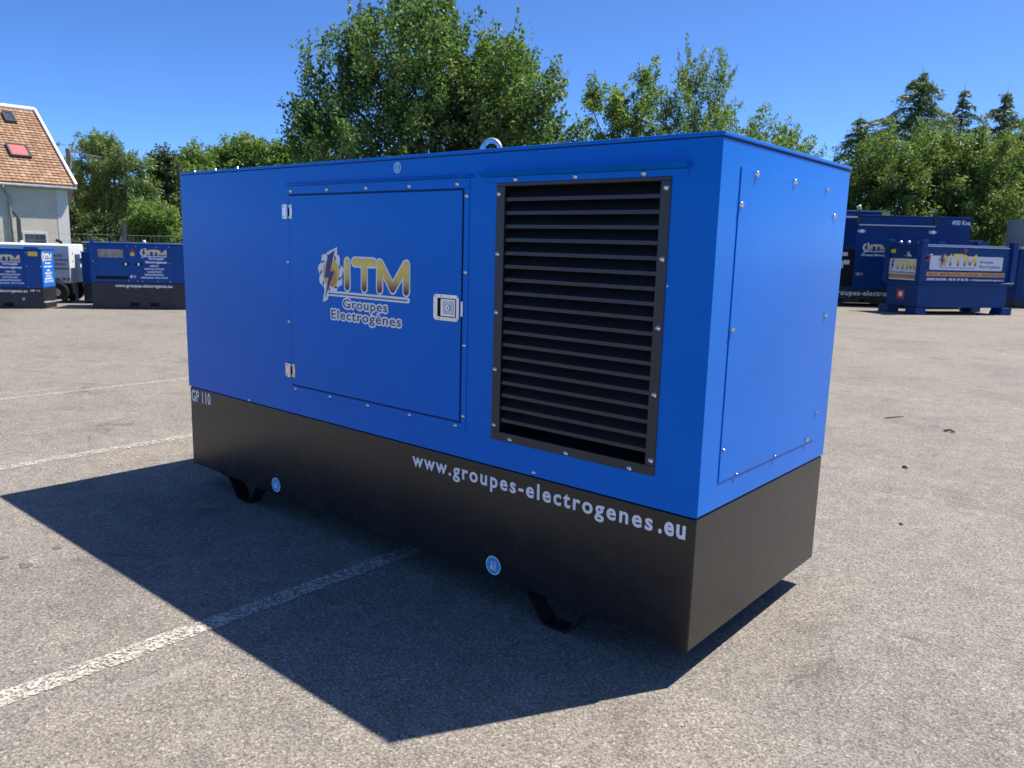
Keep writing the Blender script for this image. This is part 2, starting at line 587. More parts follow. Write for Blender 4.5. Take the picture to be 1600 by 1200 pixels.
def text(parent, body, x0, x1, z0, h, y, mat, bold=0.02, face='-y', space=1.0, tilt=0.0, name='lettering', off=(0, 0, 0)):
    """one line of flat lettering, from x0 to x1, baseline z0, capital height h, on the plane y (or x when face is +x)"""
    me = text_mesh(body, bold, mat, space=space)
    xs = [v.co.x for v in me.vertices]
    w = max(xs) - min(xs)
    sx = (x1 - x0) / w
    sz = h / 0.73
    if face == '-y':
        loc, rot = (x0 - min(xs) * sx + off[0], y + off[1], z0 + off[2]), (PI / 2, tilt, 0)
    else:
        loc, rot = (y + off[0], x0 - min(xs) * sx + off[1], z0 + off[2]), (PI / 2, 0, PI / 2)
    return put(name, me, parent, loc, rot, (sx, sz, 1))


def halo(parent, body, x0, x1, z0, h, y, mat, bold, space, rad, off):
    """white contour sticker round a line of lettering: the same glyphs spread by rad on every side"""
    me = text_mesh(body, bold, mat, space=space)
    xs = [v.co.x for v in me.vertices]
    sx = (x1 - x0) / (max(xs) - min(xs))
    sz = h / 0.73
    co = np.array([v.co[:] for v in me.vertices])
    polys = [tuple(p.vertices) for p in me.polygons]
    vs, fs = [], []
    for i in range(13):
        a = 2 * PI * i / 12
        q = rad if i < 12 else 0.0
        base_i = len(vs)
        for c in co:
            vs.append((x0 + (c[0] - min(xs)) * sx + q * math.cos(a) + off[0], y - 0.00003 * i + off[1], z0 + c[1] * sz + q * math.sin(a) + off[2]))
        fs += [tuple(base_i + k for k in p) for p in polys]
    m2 = bpy.data.meshes.new('lettering_outline')
    m2.from_pydata(vs, [], fs)
    m2.materials.append(mat)
    return put('lettering_outline', m2, parent)


# screw head shared by every panel, facing -y
def _screw_mesh(r, h, mat):
    b = MB()
    n = 10
    prof = [(r * 1.18, 0.0), (r * 1.18, h * 0.25), (r * 0.95, h * 0.3), (r * 0.8, h * 0.75), (r * 0.42, h), (r * 0.36, h), (r * 0.34, h * 0.7)]
    rings = [b.pts([(p[0] * math.cos(2 * PI * i / n), -p[1], p[0] * math.sin(2 * PI * i / n)) for i in range(n)]) for p in prof]
    for a, c in zip(rings, rings[1:]):
        for i in range(n):
            j = (i + 1) % n
            b.f.append((a + i, a + j, c + j, c + i))
            b.m.append(0)
    b.f.append(tuple(rings[-1] + i for i in range(n)))
    b.m.append(0)
    me = b.mesh('screw', mat)
    me.polygons.foreach_set('use_smooth', [True] * len(me.polygons))
    return me


SCREW = _screw_mesh(0.0086, 0.006, M_ZINC)
BOLT = _screw_mesh(0.0092, 0.010, M_ZINC)
SMALL = _screw_mesh(0.008, 0.006, M_ZINC)


def screws(parent, pts, y, off=(0, 0, 0), me=None, name='screw'):
    rnd = random.Random(len(pts))
    for x, z in pts:
        put(name, me or SCREW, parent, (x + off[0], y + off[1], z + off[2]), (0, rnd.uniform(0, 3), 0))


def logo(parent, x, z, y, s=1.0, off=(0, 0, 0), outline=True, face='-y', sx=1.0, badge=True):
    """lightning badge and the three gold letters; x, z is the foot of the first letter, s scales the 0.455 m wide original"""
    def fin(b, nm, mats):
        o = b.build(nm, mats, parent)
        o.scale = (s * sx, 1, s)
        if face == '-y':
            o.location = (x + off[0], y + off[1], z + off[2])
        else:
            o.rotation_euler = (0, 0, PI / 2)
            o.location = (y + off[0], x + off[1], z + off[2])
        return o
    K = [((0.023, 0.022), (0.023, 0.137)), ((0.078, 0.139), (0.215, 0.139)), ((0.148, 0.022), (0.148, 0.132)),
         ((0.256, 0.022), (0.256, 0.137)), ((0.262, 0.134), (0.345, 0.028)), ((0.345, 0.028), (0.428, 0.134)), ((0.434, 0.022), (0.434, 0.137))]
    if outline:
        b = MB()
        for i, (a, c) in enumerate(K):
            b.capsule_xz(a, c, 0.0255, -0.00010 * (i + 1))
        b.capsule_xz((-0.13, -0.016), (0.446, -0.016), 0.0125, -0.0008)
        if badge:
            pts = []
            for i in range(36):
                q = 0.094 * (1.0 + 0.10 * math.sin(i * 2 * PI / 4.0) + 0.03 * math.sin(i * 1.7))
                pts.append((-0.103 + q * math.cos(2 * PI * i / 36), -0.0009, 0.083 + q * 1.04 * math.sin(2 * PI * i / 36)))
            b.face(pts)
            b.face([(px, -0.0010, pz) for px, pz in ((-0.05, 0.205), (-0.135, 0.175), (-0.168, 0.045), (-0.138, 0.045), (-0.168, -0.062), (-0.13, -0.05), (-0.05, 0.10))])
        fin(b, 'logo_outline', M_WHITEV)
    b = MB()
    for i, (a, c) in enumerate(K):
        b.capsule_xz(a, c, 0.0170, -0.0014 - 0.0001 * i)
    fin(b, 'logo_letters', M_GOLD)
    b = MB()
    b.capsule_xz((-0.12, -0.017), (0.44, -0.017), 0.0026, -0.0016, 0)
    fin(b, 'logo_underline', M_DARKV)
    if badge:
        b = MB()
        b.disc_xz(-0.100, -0.0015, 0.082, 0.062, 0.068, 24, 0)
        b.disc_xz(-0.088, -0.0017, 0.060, 0.034, 0.044, 18, 2)
        for i in range(9):
            t = 2 * PI * i / 9 + 0.3
            b.capsule_xz((-0.103 + 0.072 * math.cos(t), 0.083 + 0.075 * math.sin(t)), (-0.103 + 0.081 * math.cos(t + 0.14), 0.083 + 0.084 * math.sin(t + 0.14)), 0.0045, -0.0018 - i * 0.00001, 1, 4)
        b.face([(px, -0.0021, pz) for px, pz in ((-0.068, 0.19), (-0.122, 0.165), (-0.150, 0.055), (-0.118, 0.06), (-0.150, -0.045), (-0.072, 0.09), (-0.106, 0.088))], 1)
        fin(b, 'logo_badge', [M_YELV, M_NAVYV, M_ORANGEV])


def sticker(parent, x, z, y, r, off=(0, 0, 0), icon=True):
    b = MB(off)
    b.disc_xz(x, y, z, r, r, 30, 0)
    b.disc_xz(x, y - 0.0004, z, r * 0.88, r * 0.88, 30, 1)
    if icon == 'fork':
        yy = y - 0.0008
        q = r / 0.04
        b.face([(x - 0.016 * q, yy, z - 0.012 * q), (x + 0.002 * q, yy, z - 0.012 * q), (x + 0.002 * q, yy, z - 0.002 * q), (x - 0.010 * q, yy, z + 0.001 * q), (x - 0.016 * q, yy, z - 0.002 * q)], 0)
        for cx, cz, rr in ((-0.012, -0.015, 0.005), (0.0, -0.015, 0.005), (-0.009, 0.012, 0.0045)):
            b.disc_xz(x + cx * q, yy - 0.0002, z + cz * q, rr * q, rr * q, 10, 0)
        b.capsule_xz((x - 0.009 * q, z + 0.006 * q), (x - 0.004 * q, z - 0.004 * q), 0.0035 * q, yy - 0.0004, 0)
        b.capsule_xz((x + 0.008 * q, z - 0.017 * q), (x + 0.008 * q, z + 0.018 * q), 0.0018 * q, yy - 0.0003, 0)
        b.capsule_xz((x + 0.010 * q, z - 0.017 * q), (x + 0.020 * q, z - 0.017 * q), 0.0016 * q, yy - 0.0005, 0)
        b.capsule_xz((x + 0.015 * q, z - 0.010 * q), (x + 0.015 * q, z + 0.016 * q), 0.0016 * q, yy - 0.0006, 0)
    elif icon == 'hook':
        yy = y - 0.0008
        q = r / 0.04
        b.capsule_xz((x, z + 0.024 * q), (x, z - 0.004 * q), 0.004 * q, yy, 0)
        b.capsule_xz((x - 0.008 * q, z - 0.014 * q), (x + 0.008 * q, z - 0.014 * q), 0.004 * q, yy - 0.0002, 0)
    return b.build('sticker', [M_WHITEV, M_SKYV], parent)


# ------------------------------------------------------------------ the setting
g = MB()
g.face([(-320, -120, 0), (220, -120, 0), (220, 420, 0), (-320, 420, 0)])
tag(g.build('ground', M_ASPHALT), kind='structure')

# grass beyond the fence and behind the parked units (a low bank)
g = MB()
e10 = (0.637, 0.771)


def strip(p0, p1, w, z0, z1):
    d = Vector((p1[0] - p0[0], p1[1] - p0[1])).normalized()
    n = Vector((-d.y, d.x))
    for k in range(5):
        a, b_ = k / 5 * w, (k + 1) / 5 * w
        za, zb = z0 + (z1 - z0) * (k / 5), z0 + (z1 - z0) * ((k + 1) / 5)
        g.face([(p0[0] + n.x * a, p0[1] + n.y * a, za), (p1[0] + n.x * a, p1[1] + n.y * a, za), (p1[0] + n.x * b_, p1[1] + n.y * b_, zb), (p0[0] + n.x * b_, p0[1] + n.y * b_, zb)])


strip((-33.0, -3.5), (-0.6, 44.0), 90, 0.004, 0.03)
tag(g.build('grass_verge', M_GRASS), kind='structure')


def line_marking(x, y0, y1, w, mat, z):
    b = MB()
    rnd = random.Random(int(x * 10))
    n = 60
    L_, R_ = [], []
    for i in range(n + 1):
        y = y0 + (y1 - y0) * i / n
        L_.append((x - w / 2 + rnd.uniform(-0.006, 0.006), y, z))
        R_.append((x + w / 2 + rnd.uniform(-0.006, 0.006), y, z))
    for i in range(n):
        b.face([L_[i], R_[i], R_[i + 1], L_[i + 1]])
    return tag(b.build('painted_line', mat), kind='structure')


line_marking(-1.607, -3.4, 0.62, 0.10, M_LINE, 0.004)
line_marking(-4.53, -3.4, 2.6, 0.10, M_LINE2, 0.004)
line_marking(-6.95, -3.0, 3.2, 0.10, M_LINE3, 0.004)

# ------------------------------------------------------------------ the generator set in front
L, W, GAP, H = 3.413, 1.209, 0.124, 1.75
ZB = 0.609            # top of the base tank
ZW = 1.856            # top of the canopy walls
ZT = 1.874            # top of the roof
gen = thing('generator_set', 'large blue and black generator set in the foreground of the yard', 'generator', (-L / 2, W / 2, 0))
GO = (L / 2, -W / 2, 0)

# canopy: closed box with an opening where the louvre sits
b = MB(GO)
xs = [-L, -0.900, -0.203, 0.0]
zs = [ZB + 0.003, 0.755, 1.731, ZW]
for i in range(3):
    for k in range(3):
        if (i, k) != (1, 1):
            b.face([(xs[i], 0, zs[k]), (xs[i + 1], 0, zs[k]), (xs[i + 1], 0, zs[k + 1]), (xs[i], 0, zs[k + 1])])
b.face([(0, 0, zs[0]), (0, W, zs[0]), (0, W, ZW), (0, 0, ZW)])
b.face([(0, W, zs[0]), (-L, W, zs[0]), (-L, W, ZW), (0, W, ZW)])
b.face([(-L, W, zs[0]), (-L, 0, zs[0]), (-L, 0, ZW), (-L, W, ZW)])
b.face([(-L, 0, ZW), (0, 0, ZW), (0, W, ZW), (-L, W, ZW)])
b.face([(-L, W, zs[0]), (0, W, zs[0]), (0, 0, zs[0]), (-L, 0, zs[0])])
canopy = b.build('canopy', M_BLUE, gen)
# weld then bevel so the sheet-metal corners are rounded
import bmesh
bm = bmesh.new()
bm.from_mesh(canopy.data)
bmesh.ops.remove_doubles(bm, verts=bm.verts, dist=0.0005)
bm.to_mesh(canopy.data)
bm.free()
bv = canopy.modifiers.new('bevel', 'BEVEL')
bv.width, bv.segments, bv.limit_method, bv.angle_limit = 0.006, 3, 'ANGLE', R(40)

b = MB(GO)
x0, x1, z0, z1, yb = xs[1], xs[2], zs[1], zs[2], 0.24
for q in ([(x0, 0, z0), (x0, yb, z0), (x0, yb, z1), (x0, 0, z1)], [(x1, 0, z0), (x1, 0, z1), (x1, yb, z1), (x1, yb, z0)],
          [(x0, 0, z0), (x1, 0, z0), (x1, yb, z0), (x0, yb, z0)], [(x0, 0, z1), (x0, yb, z1), (x1, yb, z1), (x1, 0, z1)],
          [(x0, yb, z0), (x1, yb, z0), (x1, yb, z1), (x0, yb, z1)]):
    b.face(q)
b.build('louvre_recess', M_VOID, gen)

screws(canopy, [(-0.709, 0.626), (-2.744, 0.619)], -0.0005, GO, SCREW)
sticker(canopy, -1.515, 1.824, -0.0012, 0.0235, GO, 'hook')
b = MB(GO)
b.disc_xz(-0.165, -0.0012, 1.385, 0.004, 0.004, 8)
b.build('paint_chip', M_PALEV, canopy)
b = MB(GO)
b.face([(0.0012, 0.147, 1.085), (0.0012, 0.158, 1.088), (0.0012, 0.160, 1.108), (0.0012, 0.150, 1.112)])
b.build('paint_chip', M_PALEV, canopy)

# roof: a lid with folded rim, a thin seam below it
b = MB(GO)
b.box(-L - 0.004, 0.005, -0.003, W + 0.005, ZW + 0.004, ZT)
roof = b.build('roof', M_BLUE, gen, bevel=0.004)
b = MB(GO)
b.box(-L + 0.003, -0.003, 0.004, W - 0.004, ZW - 0.006, ZW + 0.006)
b.build('seam', M_GAP, roof)
b = MB(GO)
b.torus((-1.516, 0.604, 1.960), (0.94, 0.34, 0), (0, 0, 1), 0.047, 0.0135, 30, 12)
b.tube([(-1.516, 0.604, ZT - 0.004), (-1.516, 0.604, 1.893), (-1.516, 0.604, 1.893), (-1.516, 0.604, 1.915)], [0.036, 0.036, 0.024, 0.019], 16)
b.build('lifting_eye', M_GALV, roof, smooth=True)
for (rx, ry) in ((-3.33, 0.045), (-3.10, 0.045), (-2.87, 0.045), (-3.35, 0.60)):
    put('screw', BOLT, roof, (rx + GO[0], ry + GO[1], ZT), (-PI / 2, 0, 0), (1.25, 1.6, 1.25))

# base tank
b = MB(GO)
b.box(-L + 0.004, -0.004, 0.004, W - 0.004, GAP, ZB - 0.003)
base = b.build('base_tank', M_BLACK, gen, bevel=0.005, seg=3)
b = MB(GO)
b.box(-L + 0.012, -0.012, 0.012, W - 0.012, ZB - 0.008, ZB + 0.008)
b.build('seam', M_GAP, base)  # dark strip standing in for the shadow gap between base and canopy
text(base, 'www.groupes-electrogenes', -1.412, -0.168, 0.5145, 0.0640, 0.0026, M_WHITEV, 0.026, space=1.24, tilt=-0.0095, off=GO)
text(base, '.eu', -0.146, -0.040, 0.528, 0.070, 0.0026, M_WHITEV, 0.032, space=1.16, tilt=-0.0095, off=GO)
text(base, 'GP 110', -3.392, -3.168, 0.523, 0.068, 0.0026, M_WHITEV, 0.034, space=1.1, tilt=-0.02, off=GO)
sticker(base, -2.507, 0.180, 0.0027, 0.040, GO, 'fork')
sticker(base, -0.911, 0.180, 0.0027, 0.041, GO, 'fork')


def foot(cx, y0, y1):
    b = MB(GO)
    t = 0.010
    top, bot = GAP + 0.001, 0.0
    p = [(cx - 0.225, top - t), (cx - 0.150, top - t), (cx - 0.055, bot), (cx + 0.060, bot), (cx + 0.155, top - t), (cx + 0.225, top - t),
         (cx + 0.225, top), (cx + 0.149, top), (cx + 0.054, bot + t), (cx - 0.049, bot + t), (cx - 0.144, top), (cx - 0.225, top)]
    b.prism(list(reversed(p)), 'y', y0, y1)
    f = b.build('foot', M_BLACK, gen)
    c = MB(GO)
    c.tube([(cx + 0.005, (y0 + y1) / 2, bot + t - 0.001), (cx + 0.005, (y0 + y1) / 2, bot + t + 0.001)], [0.012, 0.012], 12)
    c.build('bolt_hole', M_VOID, f)


for fx in (-0.595, -2.87):
    foot(fx, 0.012, 0.092)
    foot(fx, W - 0.092, W - 0.012)

# access door in its frame
b = MB(GO)
T = 0.004
b.box(-2.330, -1.080, -T, 0.001, 1.7275, 1.768)
b.box(-2.330, -1.080, -T, 0.001, 0.730, 0.7595)
b.box(-1.1085, -1.080, -T, 0.001, 0.7597, 1.7273)
b.box(-2.330, -2.3225, -T, 0.001, 0.7597, 1.7273)
frame = b.build('door_frame', M_BLUE, gen, bevel=0.0015, seg=1)
b = MB(GO)
b.face([(-2.322, -0.0008, 0.760), (-1.109, -0.0008, 0.760), (-1.109, -0.0008, 1.727), (-2.322, -0.0008, 1.727)])
b.build('door_gap', M_GAP, frame)  # dark sheet behind the door, painted black so its gap reads shaded
screws(frame, [(-2.305, 1.744), (-2.012, 1.745), (-1.723, 1.7445), (-1.435, 1.744), (-1.148, 1.745), (-1.0955, 1.697), (-1.0955, 1.393), (-1.0955, 1.092), (-1.0955, 0.792),
               (-2.295, 0.7445), (-2.005, 0.7445), (-1.715, 0.7445), (-1.426, 0.7450), (-1.139, 0.7450)], -T, GO, SCREW)
screws(canopy, [(-2.345, 1.395), (-2.345, 1.090)], -0.0005, GO, SCREW)
b = MB(GO)
b.box(-2.3175, -1.1155, -0.0075, -0.0012, 0.7665, 1.7205)
door = b.build('access_door', M_BLUE, gen, bevel=0.003, seg=2)
YD = -0.0078
for hz in (1.643, 0.840):
    b = MB(GO)
    b.box(-2.372, -2.342, YD - 0.003, -0.0005, hz - 0.034, hz + 0.034)
    b.box(-2.318, -2.288, YD - 0.003, YD + 0.0004, hz - 0.034, hz + 0.034)
    b.tube([(-2.330, YD - 0.007, hz - 0.036), (-2.330, YD - 0.007, hz + 0.036)], [0.0105, 0.0105], 12)
    b.box(-2.3185, -2.309, YD - 0.0035, YD - 0.0031, hz - 0.020, hz + 0.020, 1)
    for sx_ in (-2.362, -2.296):
        for sz_ in (-0.024, 0.024):
            b.tube([(sx_, YD - 0.003, hz + sz_), (sx_, YD - 0.0065, hz + sz_)], [0.006, 0.004], 8)
    b.build('hinge', [M_ZINC, M_VOID], door, bevel=0.001, seg=1)
# paddle latch: steel dish plate with a recessed paddle and lock
b = MB(GO)


def rrect(x0, x1, z0, z1, r, n=5):
    o = []
    for cx, cz, a in ((x1 - r, z0 + r, -PI / 2), (x1 - r, z1 - r, 0), (x0 + r, z1 - r, PI / 2), (x0 + r, z0 + r, PI)):
        o += [(cx + r * math.cos(a + PI / 2 * i / n), cz + r * math.sin(a + PI / 2 * i / n)) for i in range(n + 1)]
    return o


lo = rrect(-1.271, -1.121, 1.187, 1.296, 0.016)
li = rrect(-1.247, -1.136, 1.202, 1.281, 0.006)
nL = len(lo)
for i in range(nL):
    j = (i + 1) % nL
    b.face([(lo[i][0], YD, lo[i][1]), (lo[j][0], YD, lo[j][1]), (lo[j][0], YD - 0.0045, lo[j][1]), (lo[i][0], YD - 0.0045, lo[i][1])], 0)
    b.face([(lo[i][0], YD - 0.0045, lo[i][1]), (lo[j][0], YD - 0.0045, lo[j][1]), (li[j][0], YD - 0.0045, li[j][1]), (li[i][0], YD - 0.0045, li[i][1])], 0)
    b.face([(li[i][0], YD - 0.0045, li[i][1]), (li[j][0], YD - 0.0045, li[j][1]), (li[j][0], YD - 0.0005, li[j][1]), (li[i][0], YD - 0.0005, li[i][1])], 1)
b.face([(p[0], YD - 0.0006, p[1]) for p in li], 1)
b.box(-1.228, -1.143, YD - 0.0038, YD - 0.0008, 1.206, 1.277, 0)
b.box(-1.214, -1.150, YD - 0.0048, YD - 0.0039, 1.214, 1.270, 2)
b.tube([(-1.182, YD - 0.0049, 1.242), (-1.182, YD - 0.009, 1.242)], [0.012, 0.011], 14, 0)
b.tube([(-1.182, YD - 0.0091, 1.242), (-1.182, YD - 0.0095, 1.242)], [0.004, 0.004], 8, 1)
for sx_, sz_ in ((-1.258, 1.288), (-1.226, 1.2885), (-1.13, 1.288), (-1.236, 1.1945), (-1.13, 1.1945)):
    b.tube([(sx_, YD - 0.0045, sz_), (sx_, YD - 0.006, sz_)], [0.0045, 0.003], 8, 2)
b.build('latch', [M_ZINC, M_VOID, M_GALV], door)
b = MB(GO)
b.box(-1.1135, -1.103, -0.0095, -0.001, 1.210, 1.274)
b.build('striker', M_ZINC, door, bevel=0.001, seg=1)
logo(door, -1.880, 1.272, YD, 1.0, GO)
halo(door, 'Groupes', -1.888, -1.572, 1.194, 0.043, YD - 0.0006, M_WHITEV, 0.006, 1.12, 0.0085, GO)
text(door, 'Groupes', -1.888, -1.572, 1.194, 0.043, YD - 0.0022, M_DARKV, 0.006, space=1.12, off=GO)
halo(door, 'Electrogènes', -1.979, -1.479, 1.137, 0.044, YD - 0.0011, M_WHITEV, 0.006, 1.12, 0.0085, GO)
text(door, 'Electrogènes', -1.979, -1.479, 1.137, 0.044, YD - 0.0024, M_DARKV, 0.006, space=1.12, off=GO)

# rain rails over door and louvre
b = MB(GO)
b.prism([(0.001, 1.7690), (-0.007, 1.7690), (-0.018, 1.7765), (-0.017, 1.7785), (0.001, 1.7830)], 'x', -2.335, -1.066)
b.build('rain_rail', M_BLUE, gen)
b = MB(GO)
b.prism([(0.001, 1.7665), (-0.012, 1.7665), (-0.034, 1.7830), (-0.033, 1.7850), (0.001, 1.7890)], 'x', -1.012, -0.108)
rail = b.build('rain_rail', M_BLUE, gen)
b = MB(GO)
b.box(-0.990, -0.113, -0.004, 0.001, 1.7425, 1.7655)
b.build('flange', M_BLUE, rail, bevel=0.001, seg=1)
screws(rail, [(-0.841, 1.7535), (-0.561, 1.7540), (-0.279, 1.7545)], -0.004, GO, SCREW)

# louvre: frame and 18 separate blades
b = MB(GO)
T = 0.005
b.box(-0.935, -0.172, -T, 0.0015, 1.7285, 1.7415)
b.box(-0.935, -0.172, -T, 0.0015, 0.7255, 0.7605)
b.box(-0.935, -0.892, -T, 0.0015, 0.7607, 1.7283)
b.box(-0.2105, -0.172, -T, 0.0015, 0.7607, 1.7283)
lv = b.build('louvre_frame', M_LOUVRE, gen, bevel=0.0012, seg=1)
screws(lv, [(-0.922, 1.701), (-0.922, 1.471), (-0.922, 1.242), (-0.921, 1.013), (-0.920, 0.784), (-0.190, 1.706), (-0.190, 1.473), (-0.190, 1.242), (-0.190, 1.012), (-0.188, 0.779),
            (-0.833, 0.737), (-0.554, 0.735), (-0.273, 0.734)], -T, GO, SCREW)
b = MB()
hw = (0.892 - 0.2105) / 2 + 0.001
b.prism([(0.001, -0.0065), (0.003, 0.0065), (0.062, 0.046), (0.060, 0.0475), (0.0012, 0.0085), (-0.0010, 0.0070), (-0.0012, -0.0065)][::-1], 'x', -hw, hw)
SLAT = b.mesh('slat', M_LOUVRE)
for i in range(18):
    z = 1.6795 - i * (1.6795 - 0.809) / 17
    put('slat', SLAT, lv, (-(0.892 + 0.2105) / 2 + GO[0], 0.004 + GO[1], z))

# end panel with its bolts
b = MB(GO)
b.box(-0.001, 0.0035, 0.138, 1.062, 0.709, 1.777)
ep = b.build('end_panel', M_BLUE, gen, bevel=0.0015, seg=2)
rnd = random.Random(4)
for y, z in ((0.255, 1.764), (0.594, 1.764), (0.935, 1.764), (0.152, 1.657), (1.049, 1.659), (0.153, 1.247), (0.157, 0.835), (0.275, 0.723), (0.625, 0.724), (0.965, 0.724), (1.049, 0.839), (1.049, 1.251)):
    put('bolt', BOLT, ep, (0.0035 + GO[0], y + GO[1], z), (rnd.uniform(0, 3), 0, PI / 2))

# ------------------------------------------------------------------ generator sets parked on the left
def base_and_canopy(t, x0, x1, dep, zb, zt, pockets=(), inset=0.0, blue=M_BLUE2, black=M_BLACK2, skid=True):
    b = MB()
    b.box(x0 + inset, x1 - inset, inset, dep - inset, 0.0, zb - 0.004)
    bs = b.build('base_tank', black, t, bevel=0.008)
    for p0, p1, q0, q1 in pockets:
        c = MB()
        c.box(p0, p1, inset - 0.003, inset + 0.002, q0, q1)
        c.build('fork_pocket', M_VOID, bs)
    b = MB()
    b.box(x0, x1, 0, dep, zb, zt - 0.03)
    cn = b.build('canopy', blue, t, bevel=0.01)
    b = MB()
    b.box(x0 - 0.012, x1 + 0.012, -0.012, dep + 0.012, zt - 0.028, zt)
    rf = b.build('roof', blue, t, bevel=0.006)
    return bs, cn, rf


ROT10 = R(50.4)
SERV = ('VENTE', 'INSTALLATION', 'LOCATION', 'MAINTENANCE')

# unit beside the main one (right of the white trailer)
t = thing('generator_set', 'blue generator with control window, between white trailer generator and foreground generator', 'generator', (-16.12, 4.56, 0), ROT10, 'generators parked along the fence')
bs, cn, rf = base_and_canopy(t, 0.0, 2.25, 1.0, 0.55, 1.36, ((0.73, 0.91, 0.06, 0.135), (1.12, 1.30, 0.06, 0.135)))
text(bs, 'www.groupes-electrogenes.eu', 0.46, 1.58, 0.455, 0.066, -0.001, M_WHITEV, 0.03, space=1.05)
b = MB()
b.box(0.12, 0.70, -0.008, 0.0, 0.61, 1.285)
cd = b.build('control_door', M_BLUE2, t, bevel=0.004)
b = MB()
b.box(0.16, 0.65, -0.012, -0.0085, 1.06, 1.225)
b.build('window', M_GLASS, cd)
b = MB()
b.box(0.10, 0.71, -0.013, -0.0085, 0.615, 0.68)
b.build('vent_slot', M_VOID, cd)
for lx in (0.69, 0.94):
    b = MB()
    b.face([(lx + 0.075 * math.cos(2 * PI * i / 20), -0.0135, 0.93 + 0.036 * math.sin(2 * PI * i / 20)) for i in range(20)], 0)
    b.box(lx - 0.02, lx + 0.02, -0.022, -0.0137, 0.905, 0.955, 1)
    b.build('latch', [M_VOID, M_ZINC], cd)
b = MB()
b.face([(0.785, -0.002, 1.10), (0.865, -0.002, 1.10), (0.865, -0.002, 1.17), (0.785, -0.002, 1.17)], 0)
b.face([(0.785, -0.0025, 1.175), (0.865, -0.0025, 1.175), (0.825, -0.0025, 1.25)], 1)
b.build('warning_label', [M_YELV, M_REDV], cn)
b = MB()
for i, c in ((0, 0), (1, 1)):
    b.face([(0.785 + i * 0.065 + 0.03 * math.cos(PI / 3 * k), -0.002, 0.675 + 0.035 * math.sin(PI / 3 * k)) for k in range(6)], c)
b.build('warning_label', [M_PALEV, M_ORANGEV], cn)
logo(cn, 1.13, 1.105, -0.001, 0.79)
text(cn, 'Groupes', 1.13, 1.43, 1.035, 0.042, -0.001, M_WHITEV, 0.04)
text(cn, 'Electrogènes', 1.07, 1.49, 0.96, 0.045, -0.001, M_WHITEV, 0.04)
for i, (w_, (a0, a1)) in enumerate(zip(SERV, ((1.15, 1.32), (1.05, 1.43), (1.10, 1.38), (1.05, 1.42)))):
    text(cn, w_, a0, a1, 0.882 - i * 0.060, 0.036, -0.001, M_WHITEV, 0.03)
text(cn, '25660 SAONE - 03 81 37 26 93', 0.97, 1.50, 0.642, 0.034, -0.001, M_WHITEV, 0.03)
b = MB()
b.box(1.585, 1.625, -0.006, 0.001, 0.56, 1.325)
b.build('corner_strip', M_BLUE2, cn)
screws(cn, [(0.73, 1.30), (0.90, 1.30), (1.30, 1.30), (1.54, 1.30), (1.55, 0.96), (0.73, 0.58), (0.90, 0.58), (1.30, 0.58), (1.54, 0.58), (1.0, 0.58), (0.06, 0.98)], -0.001, me=SCREW)
b = MB()
b.tube([(0.99, 0.3, 1.355), (0.99, 0.3, 1.40), (0.99, 0.3, 1.43)], [0.035, 0.035, 0.012], 12)
b.build('exhaust_cap', M_WHITEP, rf, smooth=True)
for lx in (0.03, 2.18):
    b = MB()
    b.prism([(lx - 0.03, 1.355), (lx + 0.05, 1.355), (lx + 0.03, 1.43), (lx - 0.01, 1.43)], 'y', 0.05, 0.08)
    b.build('lifting_lug', M_BLUE2, rf)
b = MB()
b.box(-0.10, 0.0, 0.02, 0.10, 0.17, 0.19)
b.build('tie_down', M_BLACK2, bs)

# blue unit hidden behind it
t = thing('generator_set', 'dark blue generator mostly hidden behind the one with control window', 'generator', (-17.55, 5.05, 0), ROT10, 'generators parked along the fence')
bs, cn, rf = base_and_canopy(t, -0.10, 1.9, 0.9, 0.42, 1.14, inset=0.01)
b = MB()
b.box(-0.08, 0.25, 0.30, 0.60, 1.14, 1.33)
b.build('exhaust_box', M_BLUE2, rf, bevel=0.01)
b = MB()
b.box(-0.16, 0.10, 0.28, 0.62, 1.3315, 1.345)
b.build('exhaust_lid', M_WHITEP, rf)

# unit cut by the left edge of the photograph
t = thing('generator_set', 'blue generator with bright blue banner on its end, at the left edge', 'generator', (-16.5, 3.78, 0), ROT10, 'generators parked along the fence')
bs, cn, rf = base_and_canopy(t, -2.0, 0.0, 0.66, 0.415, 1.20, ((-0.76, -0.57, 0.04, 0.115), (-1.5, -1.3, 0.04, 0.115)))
text(bs, 'www.groupes-electrogenes.eu', -1.32, -0.30, 0.328, 0.058, -0.001, M_WHITEV, 0.03, space=1.05)
text(bs, 'GP 11', -0.25, -0.07, 0.345, 0.04, -0.001, M_WHITEV, 0.03)
sticker(bs, -0.38, 0.195, -0.0015, 0.028, icon=False)
b = MB()
b.box(-1.30, -0.335, -0.008, 0.0, 0.45, 1.14)
cd = b.build('service_door', M_BLUE2, t, bevel=0.004)
logo(cd, -0.75, 0.945, -0.0085, 0.78)
text(cd, 'Groupes', -0.72, -0.44, 0.875, 0.042, -0.009, M_WHITEV, 0.04)
text(cd, 'Electrogènes', -0.78, -0.37, 0.805, 0.045, -0.009, M_WHITEV, 0.04)
for i, (w_, (a0, a1)) in enumerate(zip(SERV, ((-0.68, -0.49), (-0.79, -0.41), (-0.74, -0.46), (-0.78, -0.40)))):
    text(cd, w_, a0, a1, 0.722 - i * 0.057, 0.034, -0.009, M_WHITEV, 0.03)
text(cd, '25660 SAONE - 03 81 37 26 93', -0.85, -0.345, 0.495, 0.032, -0.009, M_WHITEV, 0.03)
b = MB()
b.box(-0.24, -0.065, -0.004, 0.0, 1.055, 1.145)
b.build('warning_label', M_YELV, cn)
